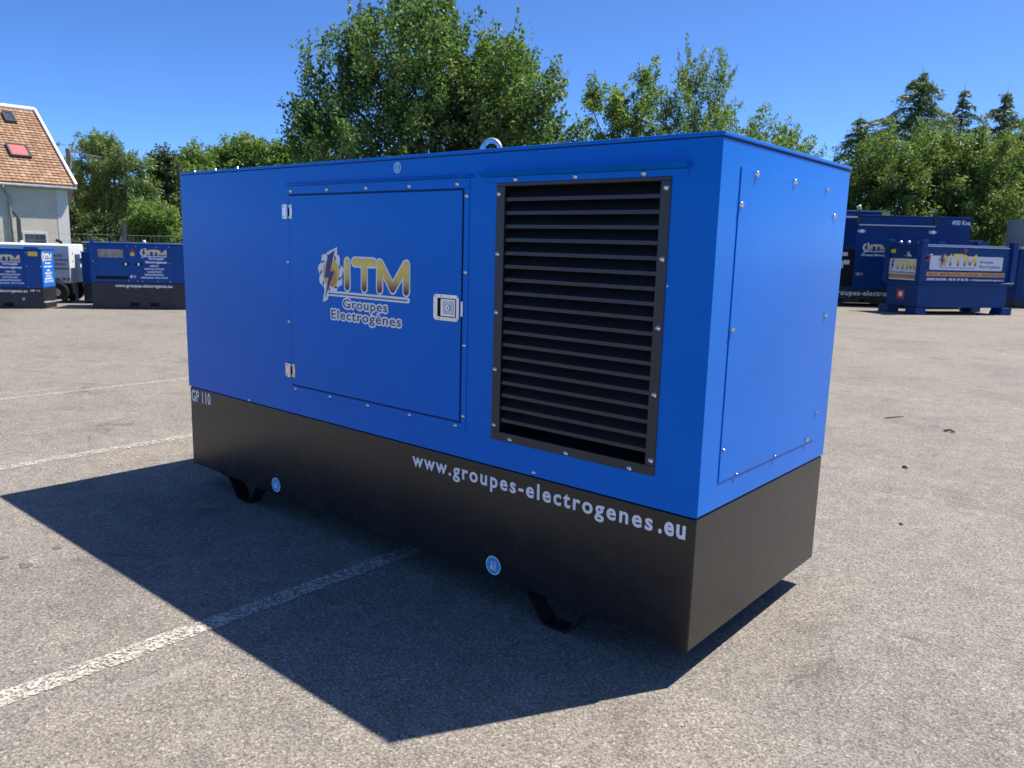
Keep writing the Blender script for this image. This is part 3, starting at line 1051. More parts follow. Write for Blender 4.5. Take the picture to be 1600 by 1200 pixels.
screws(cn, [(-0.28, 0.85), (-0.28, 1.12), (-0.28, 0.44), (-0.02, 0.85)], -0.001)
b = MB()
b.box(0.0, 0.003, 0.02, 0.62, 0.43, 1.17)
ban = b.build('banner', M_SKYV2, cn)
logo(ban, 0.17, 0.985, 0.0035, 0.75, face='+x', sx=1.0)
for i, (w_, q) in enumerate((('Groupes', 0.30), ('Electrogènes', 0.40), ('VENTE', 0.16), ('INSTALLATION', 0.36), ('LOCATION', 0.28), ('MAINTENANCE', 0.38), ('03 81 37 26 93', 0.46))):
    text(ban, w_, 0.31 - q / 2, 0.31 + q / 2, (0.90, 0.83, 0.745, 0.69, 0.635, 0.58, 0.525)[i], 0.038, 0.004, M_WHITEV, 0.045, face='+x')
b = MB()
b.tube([(0.0, -0.01, 0.13), (0.10, 0.10, 0.135), (0.12, 0.55, 0.135), (0.0, 0.64, 0.13)], [0.02] * 4, 8)
b.build('tow_bar', M_GUTTER, bs)
b = MB()
b.box(-0.35, -0.10, 0.1, 0.2, 1.20, 1.235)
b.build('lifting_lug', M_BLUE2, rf, bevel=0.01)

# white trailer-mounted generator
t = thing('trailer_generator', 'white canopy generator on a wheeled chassis behind the banner generator', 'generator', (-17.69, 4.76, 0), ROT10)
b = MB()
b.prism([(0.0, 0.44), (0.95, 0.44), (0.90, 1.26), (0.86, 1.29), (0.05, 1.29), (0.0, 1.26)], 'x', -2.4, 0.0)
cn = b.build('canopy', M_WHITEP, t, bevel=0.015, seg=3)
for i, (w_, (a0, a1)) in enumerate(zip(SERV, ((-0.42, -0.14), (-0.62, -0.03), (-0.52, -0.09), (-0.60, -0.02)))):
    text(cn, w_, a0, a1, (1.01, 0.92, 0.83, 0.735)[i], 0.05, -0.001, M_DARKV, 0.03)
text(cn, '03 81 37 26 93', -0.95, -0.03, 0.50, 0.06, -0.001, M_DARKV, 0.03)
b = MB()
b.box(0.0, 0.012, 0.66, 0.72, 0.86, 0.98)
b.build('handle', M_VOID, cn)
for y, z in ((0.20, 1.09), (0.20, 0.92), (0.22, 0.74)):
    put('bolt', BOLT, cn, (0.001, y, z), (0, 0, PI / 2), (2, 1, 2))
b = MB()
b.box(-2.3, -0.02, 0.10, 0.16, 0.34, 0.435)
b.box(-2.3, -0.02, 0.79, 0.85, 0.34, 0.435)
b.box(-1.35, -1.27, 0.161, 0.789, 0.34, 0.43)
ch = b.build('chassis', M_BLACK2, t)
for y in (0.0, 0.95):
    b = MB()
    b.tube([(-0.28, y - 0.07, 0.24), (-0.28, y - 0.055, 0.24), (-0.28, y + 0.055, 0.24), (-0.28, y + 0.07, 0.24)], [0.205, 0.24, 0.24, 0.205], 24)
    wh = b.build('wheel', M_RUBBER, t)
    c = MB()
    s_ = -1 if y == 0 else 1
    c.tube([(-0.28, y + s_ * 0.071, 0.24), (-0.28, y + s_ * 0.085, 0.24)], [0.085, 0.06], 16)
    c.build('rim', M_GREYP, wh)
b = MB()
b.tube([(-0.05, 0.47, 0.0), (-0.05, 0.47, 0.05), (-0.05, 0.47, 0.40)], [0.07, 0.03, 0.025], 10)
b.build('support_leg', M_GUTTER, t)
b = MB()
b.prism([(0.2, 0.44), (0.6, 0.44), (0.6, 0.2), (0.35, 0.16)], 'x', -0.20, -0.10)
b.build('mudguard', M_BLACK2, t)
b = MB()
b.tube([(-0.32, 0.5, 1.285), (-0.32, 0.5, 1.33), (-0.42, 0.5, 1.37)], [0.03, 0.03, 0.035], 10)
b.build('exhaust_pipe', M_VOID, t, smooth=True)
b = MB()
b.tube([(-1.05, 0.3, 1.285), (-1.05, 0.3, 1.34)], [0.05, 0.03], 10)
b.build('filler_cap', M_WHITEP, t, smooth=True)

# ------------------------------------------------------------------ units parked on the right
# large soundproof unit, 400 Kva
t = thing('generator_set', 'tall dark blue 400 Kva generator standing behind the fuel tank', 'generator', (-7.01, 22.53, 0), R(37.4))
b = MB()
b.box(-1.6, 3.75, 0.0, 1.7, 0.10, 0.50)
bs = b.build('base_tank', M_BLACK2, t, bevel=0.01)
for q in (0.05, 0.70, 2.6, 3.2):
    b = MB()
    b.box(q, q + 0.17, -0.004, 0.001, 0.13, 0.22)
    b.build('fork_pocket', M_VOID, bs)
b = MB()
for q in (-1.5, 0.0, 1.7, 3.4):
    b.box(q, q + 0.25, 0.0, 1.7, 0.0, 0.099)
b.build('skid', M_BLACK2, bs)
text(bs, 'www.groupes-electrogenes.eu', -0.66, 2.35, 0.33, 0.155, -0.001, M_WHITEV, 0.02, space=1.08)
b = MB()
b.box(-1.6, 3.75, 0.0, 1.7, 0.503, 2.69)
cn = b.build('canopy', M_BLUE3, t, bevel=0.012)
b = MB()
b.box(-1.62, 3.77, -0.02, 1.72, 2.692, 2.725)
rf = b.build('roof', M_BLUE3, t, bevel=0.008)
b = MB()
b.box(0.47, 2.70, -0.055, 0.0, 2.42, 2.45)
b.build('rain_gutter', M_WHITEP, cn)
b = MB()
b.box(-1.5, 0.40, -0.05, 0.0, 2.635, 2.675)
b.build('rain_gutter', M_WHITEP, cn)
for q in (0.44, 2.70):
    b = MB()
    b.box(q - 0.05, q + 0.05, -0.03, 0.02, 2.46, 2.74)
    b.torus((q, 0.0, 2.79), (1, 0, 0), (0, 0, 1), 0.05, 0.018, 16, 8)
    b.build('lifting_eye', M_BLACK2, rf)
b = MB()
b.box(0.46, 1.58, -0.012, 0.0, 0.56, 2.41)
d1 = b.build('door', M_BLUE3, t, bevel=0.006)
b = MB()
b.box(1.60, 2.78, -0.012, 0.0, 0.56, 2.41)
d2 = b.build('door', M_BLUE3, t, bevel=0.006)
for dd, cx, cz in ((d1, 0.57, 2.25), (d2, 2.65, 2.265), (d1, 0.62, 0.975), (d2, 2.65, 0.98)):
    b = MB()
    b.face([(cx + 0.12 * math.cos(2 * PI * i / 20), -0.0135, cz + 0.05 * math.sin(2 * PI * i / 20)) for i in range(20)], 0)
    b.box(cx - 0.025, cx + 0.025, -0.04, -0.0137, cz - 0.045, cz + 0.045, 1)
    b.build('latch', [M_GALV, M_ZINC], dd)
for k in range(22):
    b = MB()
    zz = 1.78 + k * 0.037
    b.prism([(-0.001, zz + 0.003), (-0.02, zz + 0.006), (-0.001, zz + 0.033)][::-1], 'x', -0.9, 0.41)
    b.build('louvre_blade', M_BLUE3, cn)
b = MB()
b.box(-0.7, 0.44, -0.004, 0.0, 0.58, 1.71)
pn = b.build('control_panel', M_VOID, t)
for q in ((0.07, 0.23, 1.50, 1.61), (0.13, 0.30, 1.25, 1.38), (0.02, 0.12, 1.13, 1.36)):
    b = MB()
    b.box(q[0], q[1], -0.010, -0.0045, q[2], q[3])
    b.build('paper_notice', M_PALEV, pn)
logo(d1, 0.88, 1.67, -0.013, 1.20)
text(d1, 'Groupes Electrogènes', 0.63, 1.52, 1.52, 0.07, -0.0135, M_WHITEV, 0.03)
text(cn, '400 Kva', 3.18, 3.73, 2.50, 0.135, -0.001, M_WHITEV, 0.02)
b = MB()
b.box(3.79, 4.3, 0.2, 0.9, 2.02, 2.06)
b.box(3.76, 4.3, 0.2, 0.9, 0.5, 2.018)
b.build('radiator_duct', M_BLUE3, t, bevel=0.01)

# blue container farther back
t = thing('generator_set', 'blue generator roof with yellow label rising behind the 400 Kva generator', 'generator', (-6.79, 26.43, 0), R(38.5))
b = MB()
b.box(-4.5, 0.0, 0.0, 1.3, 0.5, 2.98)
cn = b.build('canopy', M_BLUE3, t, bevel=0.012)
b = MB()
b.box(-4.5, 0.0, 0.01, 1.29, 0.0, 0.497)
b.build('base_tank', M_BLACK2, t)
b = MB()
b.box(-4.52, 0.02, -0.02, 1.32, 2.982, 3.02)
rf = b.build('roof', M_GREYP, t)
b = MB()
b.box(-0.26, 0.0, -0.004, 0.0, 2.80, 2.975)
b.build('warning_label', M_YELV, cn)
b = MB()
b.tube([(-0.85, 0.6, 3.02), (-0.85, 0.6, 3.13), (-0.75, 0.55, 3.17)], [0.07, 0.07, 0.08], 12)
b.build('exhaust_stack', M_GUTTER, rf, smooth=True)

# fuel tank
t = thing('fuel_tank', 'low blue fuel tank with white signboards on its front and end', 'fuel tank', (-4.33, 20.81, 0), R(55.4))
FL, FD = 3.06, 1.30
b = MB()
b.box(0.06, FL - 0.06, 0.06, FD - 0.06, 0.19, 0.80)
lower = b.build('lower_bund', M_BLUE3, t, bevel=0.01)
b = MB()
b.box(0.02, FL - 0.02, 0.02, FD - 0.02, 0.862, 1.80)
upper = b.build('tank_body', M_BLUE3, t, bevel=0.012)
b = MB()
b.box(-0.02, FL + 0.02, -0.02, FD + 0.02, 0.802, 0.860)
b.build('ledge', M_BLUE3, t, bevel=0.006)
b = MB()
b.box(-0.01, FL + 0.01, -0.01, FD + 0.01, 1.802, 1.83)
b.box(0.12, FL - 0.12, 0.10, FD - 0.10, 1.832, 1.87)
top = b.build('lid', M_BLUE3, t, bevel=0.005)
for cx in (0.0, FL):
    for cy in (0.0, FD):
        b = MB()
        sx_ = 1 if cx == 0 else -1
        sy_ = 1 if cy == 0 else -1
        xa, xb = sorted((cx - 0.05 * sx_, cx + 0.12 * sx_))
        ya, yb_ = sorted((cy - 0.05 * sy_, cy + 0.12 * sy_))
        b.box(xa, xb, ya, yb_, 0.864, 1.98)
        b.build('corner_post', M_BLUE3, t, bevel=0.01)
        b = MB()
        xa, xb = sorted((cx - 0.06 * sx_, cx + 0.32 * sx_))
        ya, yb_ = sorted((cy - 0.06 * sy_, cy + 0.32 * sy_))
        b.prism([(xa, 0.0), (xb, 0.0), (xb - (0.08 if sx_ > 0 else 0), 0.188), (xa + (0.08 if sx_ < 0 else 0), 0.188)], 'y', ya, yb_)
        b.build('foot', M_BLUE3, t)
for cx in (0.70, 2.14):
    b = MB()
    b.prism([(cx - 0.14, 1.872), (cx + 0.14, 1.872), (cx + 0.09, 1.97), (cx - 0.09, 1.97)], 'y', 0.11, 0.13)
    b.build('lifting_lug', M_BLUE3, top)
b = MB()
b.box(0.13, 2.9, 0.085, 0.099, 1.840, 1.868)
b.build('lid_bright_strip', M_WHITEP, top)  # bright line along the lid, put in as a white strip
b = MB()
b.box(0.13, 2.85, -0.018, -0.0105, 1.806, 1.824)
b.build('lid_bright_strip', M_WHITEP, top)  # second bright line below it, also set by white colour
b = MB()
b.prism(rrect(0.29, 2.69, 1.20, 1.575, 0.05), 'y', 0.012, 0.019)
sg = b.build('signboard', M_PALEV, upper)
logo(sg, 0.90, 1.30, 0.0115, 2.15, outline=False, sx=0.93)
text(sg, 'Groupes', 1.92, 2.36, 1.40, 0.075, 0.0115, M_DARKV, 0.03, space=1.2)
text(sg, 'Electrogènes', 1.92, 2.62, 1.275, 0.075, 0.0115, M_DARKV, 0.03, space=1.2)
b = MB()
b.box(0.22, 2.80, 0.013, 0.019, 1.035, 1.145)
bd = b.build('service_band', M_ORANGEV, upper)
text(bd, 'VENTE - INSTALLATION - LOCATION - MAINTENANCE', 0.26, 2.76, 1.062, 0.055, 0.0125, M_DARKV, 0.03)
text(upper, '25660 SAONE - 03 81 37 26 93', 0.25, 1.60, 0.925, 0.06, 0.019, M_WHITEV, 0.04)
text(upper, '- www.groupes-electrogenes.eu', 1.65, 2.79, 0.93, 0.05, 0.019, M_WHITEV, 0.02)
b = MB()
b.face([(0.14, 0.0185, 1.42), (0.27, 0.0185, 1.42), (0.27, 0.0185, 1.60), (0.14, 0.0185, 1.60)], 0)
b.face([(0.272, 0.0185, 1.58), (0.36, 0.0185, 1.58), (0.36, 0.0185, 1.615), (0.272, 0.0185, 1.615)], 1)
b.disc_xz(0.205, 0.018, 1.51, 0.045, 0.05, 16, 2)
b.build('hazard_label', [M_REDV, M_WHITEV, M_VOID], upper)
b = MB()
b.disc_xz(1.42, 0.0185, 1.72, 0.06, 0.05, 16)
b.build('red_label', M_REDV, upper)


def end_box(y0, y1, z0, z1, x, th, name, mat, par):
    c = MB()
    c.box(x - th, x, y0, y1, z0, z1)
    return c.build(name, mat, par)


# left end (faces -x)
es = end_box(0.14, 1.22, 1.05, 1.47, 0.019, 0.006, 'signboard', M_PALEV, upper)


def text_end(parent, body, y0, y1, z0, h, x, mat, bold):
    me = text_mesh(body, bold, mat)
    xs_ = [v.co.x for v in me.vertices]
    sx_ = (y1 - y0) / (max(xs_) - min(xs_))
    return put('lettering', me, parent, (x, y1 + min(xs_) * sx_, z0), (PI / 2, 0, -PI / 2), (sx_, h / 0.73, 1))


def logo_end(parent, y, z, x, s):
    K = [((0.023, 0.022), (0.023, 0.137)), ((0.078, 0.139), (0.215, 0.139)), ((0.148, 0.022), (0.148, 0.132)),
         ((0.256, 0.022), (0.256, 0.137)), ((0.262, 0.134), (0.345, 0.028)), ((0.345, 0.028), (0.428, 0.134)), ((0.434, 0.022), (0.434, 0.137))]
    b = MB()
    for i, (a, c) in enumerate(K):
        b.capsule_xz(a, c, 0.0195, -0.0014 - 0.0001 * i)
    o = b.build('logo_letters', M_GOLD, parent)
    b = MB()
    b.face([(px, -0.0021, pz) for px, pz in ((-0.068, 0.19), (-0.122, 0.165), (-0.150, 0.055), (-0.118, 0.06), (-0.150, -0.045), (-0.072, 0.09), (-0.106, 0.088))])
    o2 = b.build('logo_badge', M_NAVYV, parent)
    for q in (o, o2):
        q.rotation_euler = (0, 0, -PI / 2)
        q.location = (x, y, z)
        q.scale = (s, 1, s)


logo_end(es, 0.89, 1.18, 0.012, 1.5)
text_end(es, 'Groupes Electrogènes', 0.20, 1.12, 1.085, 0.05, 0.0115, M_DARKV, 0.03)
eb = end_box(0.14, 1.24, 0.955, 1.03, 0.019, 0.005, 'service_band', M_ORANGEV, upper)
text_end(eb, 'VENTE - INSTALLATION - LOCATION - MAINTENANCE', 0.18, 1.20, 0.975, 0.035, 0.0125, M_DARKV, 0.02)
end_box(0.14, 1.24, 0.905, 0.945, 0.019, 0.004, 'address_strip', M_PALEV, upper)
end_box(1.00, 1.20, 1.62, 1.72, 0.019, 0.004, 'warning_label', M_YELV, upper)
end_box(0.55, 0.83, 0.38, 0.64, 0.059, 0.004, 'hazard_label', M_REDV, lower)
end_box(0.62, 0.76, 0.45, 0.58, 0.0545, 0.003, 'white_label', M_WHITEV, lower)
b = MB()
b.tube([(0.019, 0.40, 1.56), (-0.05, 0.40, 1.56), (-0.09, 0.40, 1.66)], [0.05, 0.045, 0.04], 12)
b.tube([(-0.05, 0.30, 1.56), (-0.05, 0.55, 1.56)], [0.025, 0.025], 8)
b.build('valve', M_GALV, upper, smooth=True)
for q in (0.35, 0.75, 1.05):
    b = MB()
    b.tube([(0.2, q, 1.872), (0.2, q, 1.92), (0.2, q, 1.95)], [0.05, 0.05, 0.03], 10)
    b.build('vent_cap', M_GALV, top, smooth=True)
b = MB()
b.prism([(2.60, 0.862), (3.09, 0.862), (3.09, 0.90)], 'y', -0.05, -0.022)
b.build('drain_spout', M_WHITEP, t)

# blue unit on the right edge, with a grey louvred one behind it
t = thing('generator_set', 'plain dark blue generator cut by the right edge, beside the fuel tank', 'generator', (-3.06, 27.59, 0), R(40))
b = MB()
b.box(0, 4.2, 0, 1.1, 0.22, 1.86)
cn = b.build('canopy', M_BLUE3, t, bevel=0.012)
b = MB()
b.box(-0.02, 4.22, -0.02, 1.12, 1.862, 1.93)
b.build('roof', M_GREYP, t, bevel=0.008)
b = MB()
b.box(0.02, 4.18, 0.02, 1.08, 0.06, 0.217)
bs = b.build('base_tank', M_BLACK2, t)
b = MB()
for q in (0.1, 1.9, 3.7):
    b.box(q, q + 0.3, 0.02, 1.08, 0.0, 0.059)
b.build('skid', M_BLACK2, bs)
b = MB()
b.box(0.10, 2.0, -0.012, 0.0, 0.30, 1.80)
b.build('door', M_BLUE3, t, bevel=0.006)
t = thing('generator_set', 'pale grey louvred generator rising behind the unit at right edge', 'generator', (-3.27, 29.80, 0), R(40))
b = MB()
b.box(0.0, 3.0, 0.06, 1.2, 0.0, 2.84)
cn = b.build('canopy', M_GREYP, t, bevel=0.012)
b = MB()
b.box(-0.03, 3.03, 0.0, 1.23, 2.842, 2.91)
b.build('roof', M_GREYP, t)
b = MB()
b.box(0.14, 2.8, 0.045, 0.061, 1.75, 2.66)
lr = b.build('louvre_recess', M_VOID, t)
for k in range(6):
    b = MB()
    zz = 1.78 + k * 0.15
    b.prism([(0.0, zz), (0.044, zz + 0.08), (0.044, zz + 0.10), (-0.005, zz + 0.03)][::-1], 'x', 0.14, 2.8)
    b.build('louvre_blade', M_GREYP, lr)

# ------------------------------------------------------------------ house on the left
e45 = R(85.3)
he = Vector((math.cos(e45), math.sin(e45)))
hn = Vector((-he.y, he.x))
EV = Vector((-34.743, 11.611))     # outer corner of the eaves
o2 = EV - he * 0.25 + hn * 0.20
t = thing('house', 'cream rendered house with orange tiled roof and two skylights', 'house', (o2.x, o2.y, 0), e45)
HL, HD = 11.0, 9.80
b = MB()
b.box(-HL, 0, 0, HD, 0, 3.50)
b.prism([(0.0, 3.501), (HD, 3.501), (HD / 2, 6.65)], 'x', -HL, 0)
wl = b.build('wall', M_PLASTER, t)
b = MB()
b.box(-0.42, 0.012, -0.012, 0.0, 0.0, 3.48)
b.build('corner_pilaster', M_TRIM, wl)
sl = math.atan2(3.5, 5.1)
SLEN = math.hypot(3.5, 5.1)
b = MB()


def slope_pt(x, s, h=0.0, back=False):
    """point on the roof: x along the eaves from the outer corner, s up the slope in metres, h above it"""
    y = -0.20 + s * math.cos(sl) - h * math.sin(sl)
    z = 3.464 + s * math.sin(sl) + h * math.cos(sl)
    if back:
        y = HD - y
    return (x + 0.25, y, z)


for back in (False, True):
    q = [slope_pt(-HL - 0.5, 0, -0.12, back), slope_pt(0, 0, -0.12, back), slope_pt(0, SLEN, -0.12, back), slope_pt(-HL - 0.5, SLEN, -0.12, back)]
    q2 = [slope_pt(-HL - 0.5, 0, 0.0, back), slope_pt(0, 0, 0.0, back), slope_pt(0, SLEN, 0.0, back), slope_pt(-HL - 0.5, SLEN, 0.0, back)]
    if back:
        q.reverse()
        q2.reverse()
    b.face(q[::-1])
    b.face(q2)
    for i in range(4):
        j = (i + 1) % 4
        b.face([q[i], q[j], q2[j], q2[i]])
roofo = b.build('roof', M_CONC, t)
# tiles of the near slope: each its own small curved shell, too small to pick apart in the picture
b = MB()
rnd = random.Random(7)
CW, CH = 0.20, 0.215
nc, nr = int((HL + 0.4) / CW), int(SLEN / CH)
for r_ in range(nr):
    for c_ in range(nc):
        xa = -0.06 - (c_ + 1) * CW + rnd.uniform(-0.006, 0.006)
        s0 = r_ * CH + rnd.uniform(-0.008, 0.008)
        h0 = 0.075 + rnd.uniform(-0.006, 0.006)
        xs_ = (xa + 0.006, xa + CW * 0.35, xa + CW * 0.65, xa + CW - 0.006)
        hs = (0.0, 0.018, 0.018, 0.0)
        lo_ = [slope_pt(xs_[k], s0, h0 + hs[k]) for k in range(4)]
        hi_ = [slope_pt(xs_[k], s0 + CH + 0.04, 0.030 + hs[k]) for k in range(4)]
        bt_ = [slope_pt(xs_[k], s0, 0.012) for k in (0, 3)]
        i0 = b.pts(lo_ + hi_ + bt_)
        for k in range(3):
            b.f.append((i0 + k, i0 + k + 1, i0 + 5 + k, i0 + 4 + k))
            b.m.append(0)
        b.f.append((i0 + 8, i0 + 9, i0 + 3, i0 + 2, i0 + 1, i0))
        b.m.append(0)
tag(b.build('roof_tiles', M_TILE, roofo), kind='stuff')
b = MB()
b.tube([slope_pt(0.02, SLEN + 0.02, 0.05), slope_pt(-HL - 0.5, SLEN + 0.02, 0.05)], [0.13, 0.13], 10)
b.build('ridge_capping', M_TRIM, roofo)
for back in (False, True):
    b = MB()
    q = [slope_pt(-0.02, -0.02, -0.16, back), slope_pt(-0.02, SLEN, -0.16, back), slope_pt(-0.02, SLEN, 0.16, back), slope_pt(-0.02, -0.02, 0.16, back)]
    q2 = [(p[0] + 0.10, p[1], p[2]) for p in q]
    b.face(q)
    b.face(q2[::-1])
    for i in range(4):
        j = (i + 1) % 4
        b.face([q[i], q2[i], q2[j], q[j]])
    b.build('verge_board', M_TRIM, roofo)
b = MB()
g0, g1 = slope_pt(0.05, -0.06, -0.05), slope_pt(-HL - 0.5, -0.06, -0.05)
b.tube([g0, g1], [0.075, 0.075], 10)
b.build('gutter', M_GUTTER, roofo, smooth=True)
b = MB()
b.box(-HL - 0.3, 0.2, -0.18, -0.001, 3.33, 3.40)
b.build('soffit', M_TRIM, roofo)
b = MB()
b.tube([(-2.35, -0.24, 3.36), (-2.35, -0.20, 3.20), (-2.15, -0.07, 2.9), (-2.12, -0.07, 0.0)], [0.05] * 4, 8)
b.build('downpipe', M_GUTTER, wl, smooth=True)


def skylight(x0, x1, s0, s1, glass):
    b = MB()
    fr = 0.07
    for q in ((x0, x1, s0, s0 + fr), (x0, x1, s1 - fr, s1), (x0, x0 + fr, s0 + fr, s1 - fr), (x1 - fr, x1, s0 + fr, s1 - fr)):
        c = [slope_pt(q[0], q[2], 0.05), slope_pt(q[1], q[2], 0.05), slope_pt(q[1], q[3], 0.05), slope_pt(q[0], q[3], 0.05)]
        d = [slope_pt(q[0], q[2], 0.19), slope_pt(q[1], q[2], 0.19), slope_pt(q[1], q[3], 0.19), slope_pt(q[0], q[3], 0.19)]
        b.face(d)
        for i in range(4):
            j = (i + 1) % 4
            b.face([c[i], c[j], d[j], d[i]])
    s_ = b.build('skylight', M_GREENM, roofo)
    b = MB()
    b.face([slope_pt(x0 + fr, s0 + fr, 0.165), slope_pt(x1 - fr, s0 + fr, 0.165), slope_pt(x1 - fr, s1 - fr, 0.165), slope_pt(x0 + fr, s1 - fr, 0.165)])
    p = b.build('pane', glass, t)
    p.name = 'skylight_pane'


skylight(-1.42, -1.00, 0.765 * SLEN, 0.895 * SLEN, M_DARKGLASS)
skylight(-1.90, -1.13, 0.300 * SLEN, 0.455 * SLEN, M_REDGLASS)
b = MB()
b.box(-1.75, -0.85, -0.03, 0.0, 0.25, 1.55)
wd = b.build('window', M_TRIM, t)
b = MB()
b.box(-1.68, -0.92, -0.033, -0.0305, 0.85, 1.48)
b.build('pane', M_DARKGLASS, wd)

# small far house behind the pine
t = thing('house', 'low far cottage with reddish tiled roof behind the pine tree', 'house', (-47.3, 16.4, 0), R(40))
b = MB()
b.box(-2.2, 4.6, 0, 5, 0, 2.45)
wl = b.build('wall', M_PLASTER, t)
b = MB()
b.prism([(-0.4, 2.45), (5.4, 2.45), (2.5, 4.2)], 'x', -2.5, 4.9)
b.build('roof', plain('old_red_tile', (0.24, 0.11, 0.075), 0.85, var=0.3, vscale=8), t)
for q in (-1.4, 0.4, 2.6):
    b = MB()
    b.box(q, q + 0.9, -0.02, 0.0, 0.9, 2.0)
    wd = b.build('window', M_TRIM, t)
    b = MB()
    b.box(q + 0.08, q + 0.82, -0.024, -0.0205, 0.98, 1.92)
    b.build('pane', M_DARKGLASS, wd)

# utility pole beside the house
t = thing('utility_pole', 'tall weathered utility pole with crossarm beside the orange roofed house', 'utility pole', (-37.9, 12.66, 0), R(40))
b = MB()
b.prism([(-0.12, -0.10), (0.12, -0.10), (0.12, 0.10), (-0.12, 0.10)], 'z', 0, 3.2)
b.prism([(-0.09, -0.08), (0.09, -0.08), (0.09, 0.08), (-0.09, 0.08)], 'z', 3.201, 5.30)
b.build('post', M_CONC, t, bevel=0.02)
b = MB()
b.tube([(-0.15, 0, 5.22), (1.45, 0, 4.95)], [0.03, 0.03], 6)
b.build('crossarm', M_GUTTER, t)
for q in (0.5, 0.9, 1.3):
    b = MB()
    zz = 5.22 - 0.169 * (q + 0.15)
    b.tube([(q, 0, zz), (q, 0, zz - 0.16)], [0.05, 0.035], 8)
    b.build('insulator', M_GUTTER, t)

# wire mesh fence
FP = [(-22.9, 0.9), (-20.43, 4.71), (-19.73, 6.89), (-19.05, 9.1), (-18.35, 11.3)]
t = thing('mesh_fence', 'thin wire mesh fence with dark posts behind the parked generators', 'fence', (0, 0, 0))
for p in FP:
    b = MB()
    b.box(p[0] - 0.035, p[0] + 0.035, p[1] - 0.035, p[1] + 0.035, 0, 1.85)
    po = b.build('post', M_GREENM, t)
    b = MB()
    b.tube([(p[0], p[1], 1.85), (p[0] + 0.16, p[1] - 0.16, 2.0)], [0.022, 0.022], 6)
    b.build('post_arm', M_GREENM, po)
b = MB()
for p, q in zip(FP, FP[1:]):
    d = math.hypot(q[0] - p[0], q[1] - p[1])
    n = int(d / 0.10)
    for i in range(n):
        k = i / n
        x, y = p[0] + (q[0] - p[0]) * k, p[1] + (q[1] - p[1]) * k
        b.tube([(x, y, 0.05), (x, y, 1.55)], [0.0022, 0.0022], 3, caps=False)
    for zz in np.linspace(0.1, 1.52, 9):
        b.tube([(p[0], p[1], zz), (q[0], q[1], zz)], [0.0035, 0.0035], 3, caps=False)
tag(b.build('wire_mesh', M_WIRE, t), kind='stuff')

# ------------------------------------------------------------------ trees and bushes
TROT = R(40.41)


def leaf_mesh(name, pos, axis, nrm, length, width, mat):
    n = len(pos)
    axis = axis / np.linalg.norm(axis, axis=1)[:, None]
    side = np.cross(axis, nrm)
    side /= (np.linalg.norm(side, axis=1)[:, None] + 1e-9)
    nn = np.cross(side, axis)
    l = length[:, None]
    w = width[:, None]
    fold = nn * w * 0.25
    v = np.stack([pos - axis * l * 0.5, pos + side * w * 0.5 - axis * l * 0.06 + fold, pos + axis * l * 0.5, pos - side * w * 0.5 - axis * l * 0.06 + fold], 1).reshape(-1, 3).astype(np.float32)
    me = bpy.data.meshes.new(name)
    me.vertices.add(4 * n)
    me.vertices.foreach_set('co', v.ravel())
    me.loops.add(4 * n)
    me.loops.foreach_set('vertex_index', np.arange(4 * n, dtype=np.int32))
    me.polygons.add(n)
    me.polygons.foreach_set('loop_start', np.arange(0, 4 * n, 4, dtype=np.int32))
    me.polygons.foreach_set('loop_total', np.full(n, 4, dtype=np.int32))
    me.materials.append(mat)
    me.update()
    me.validate()
    return me


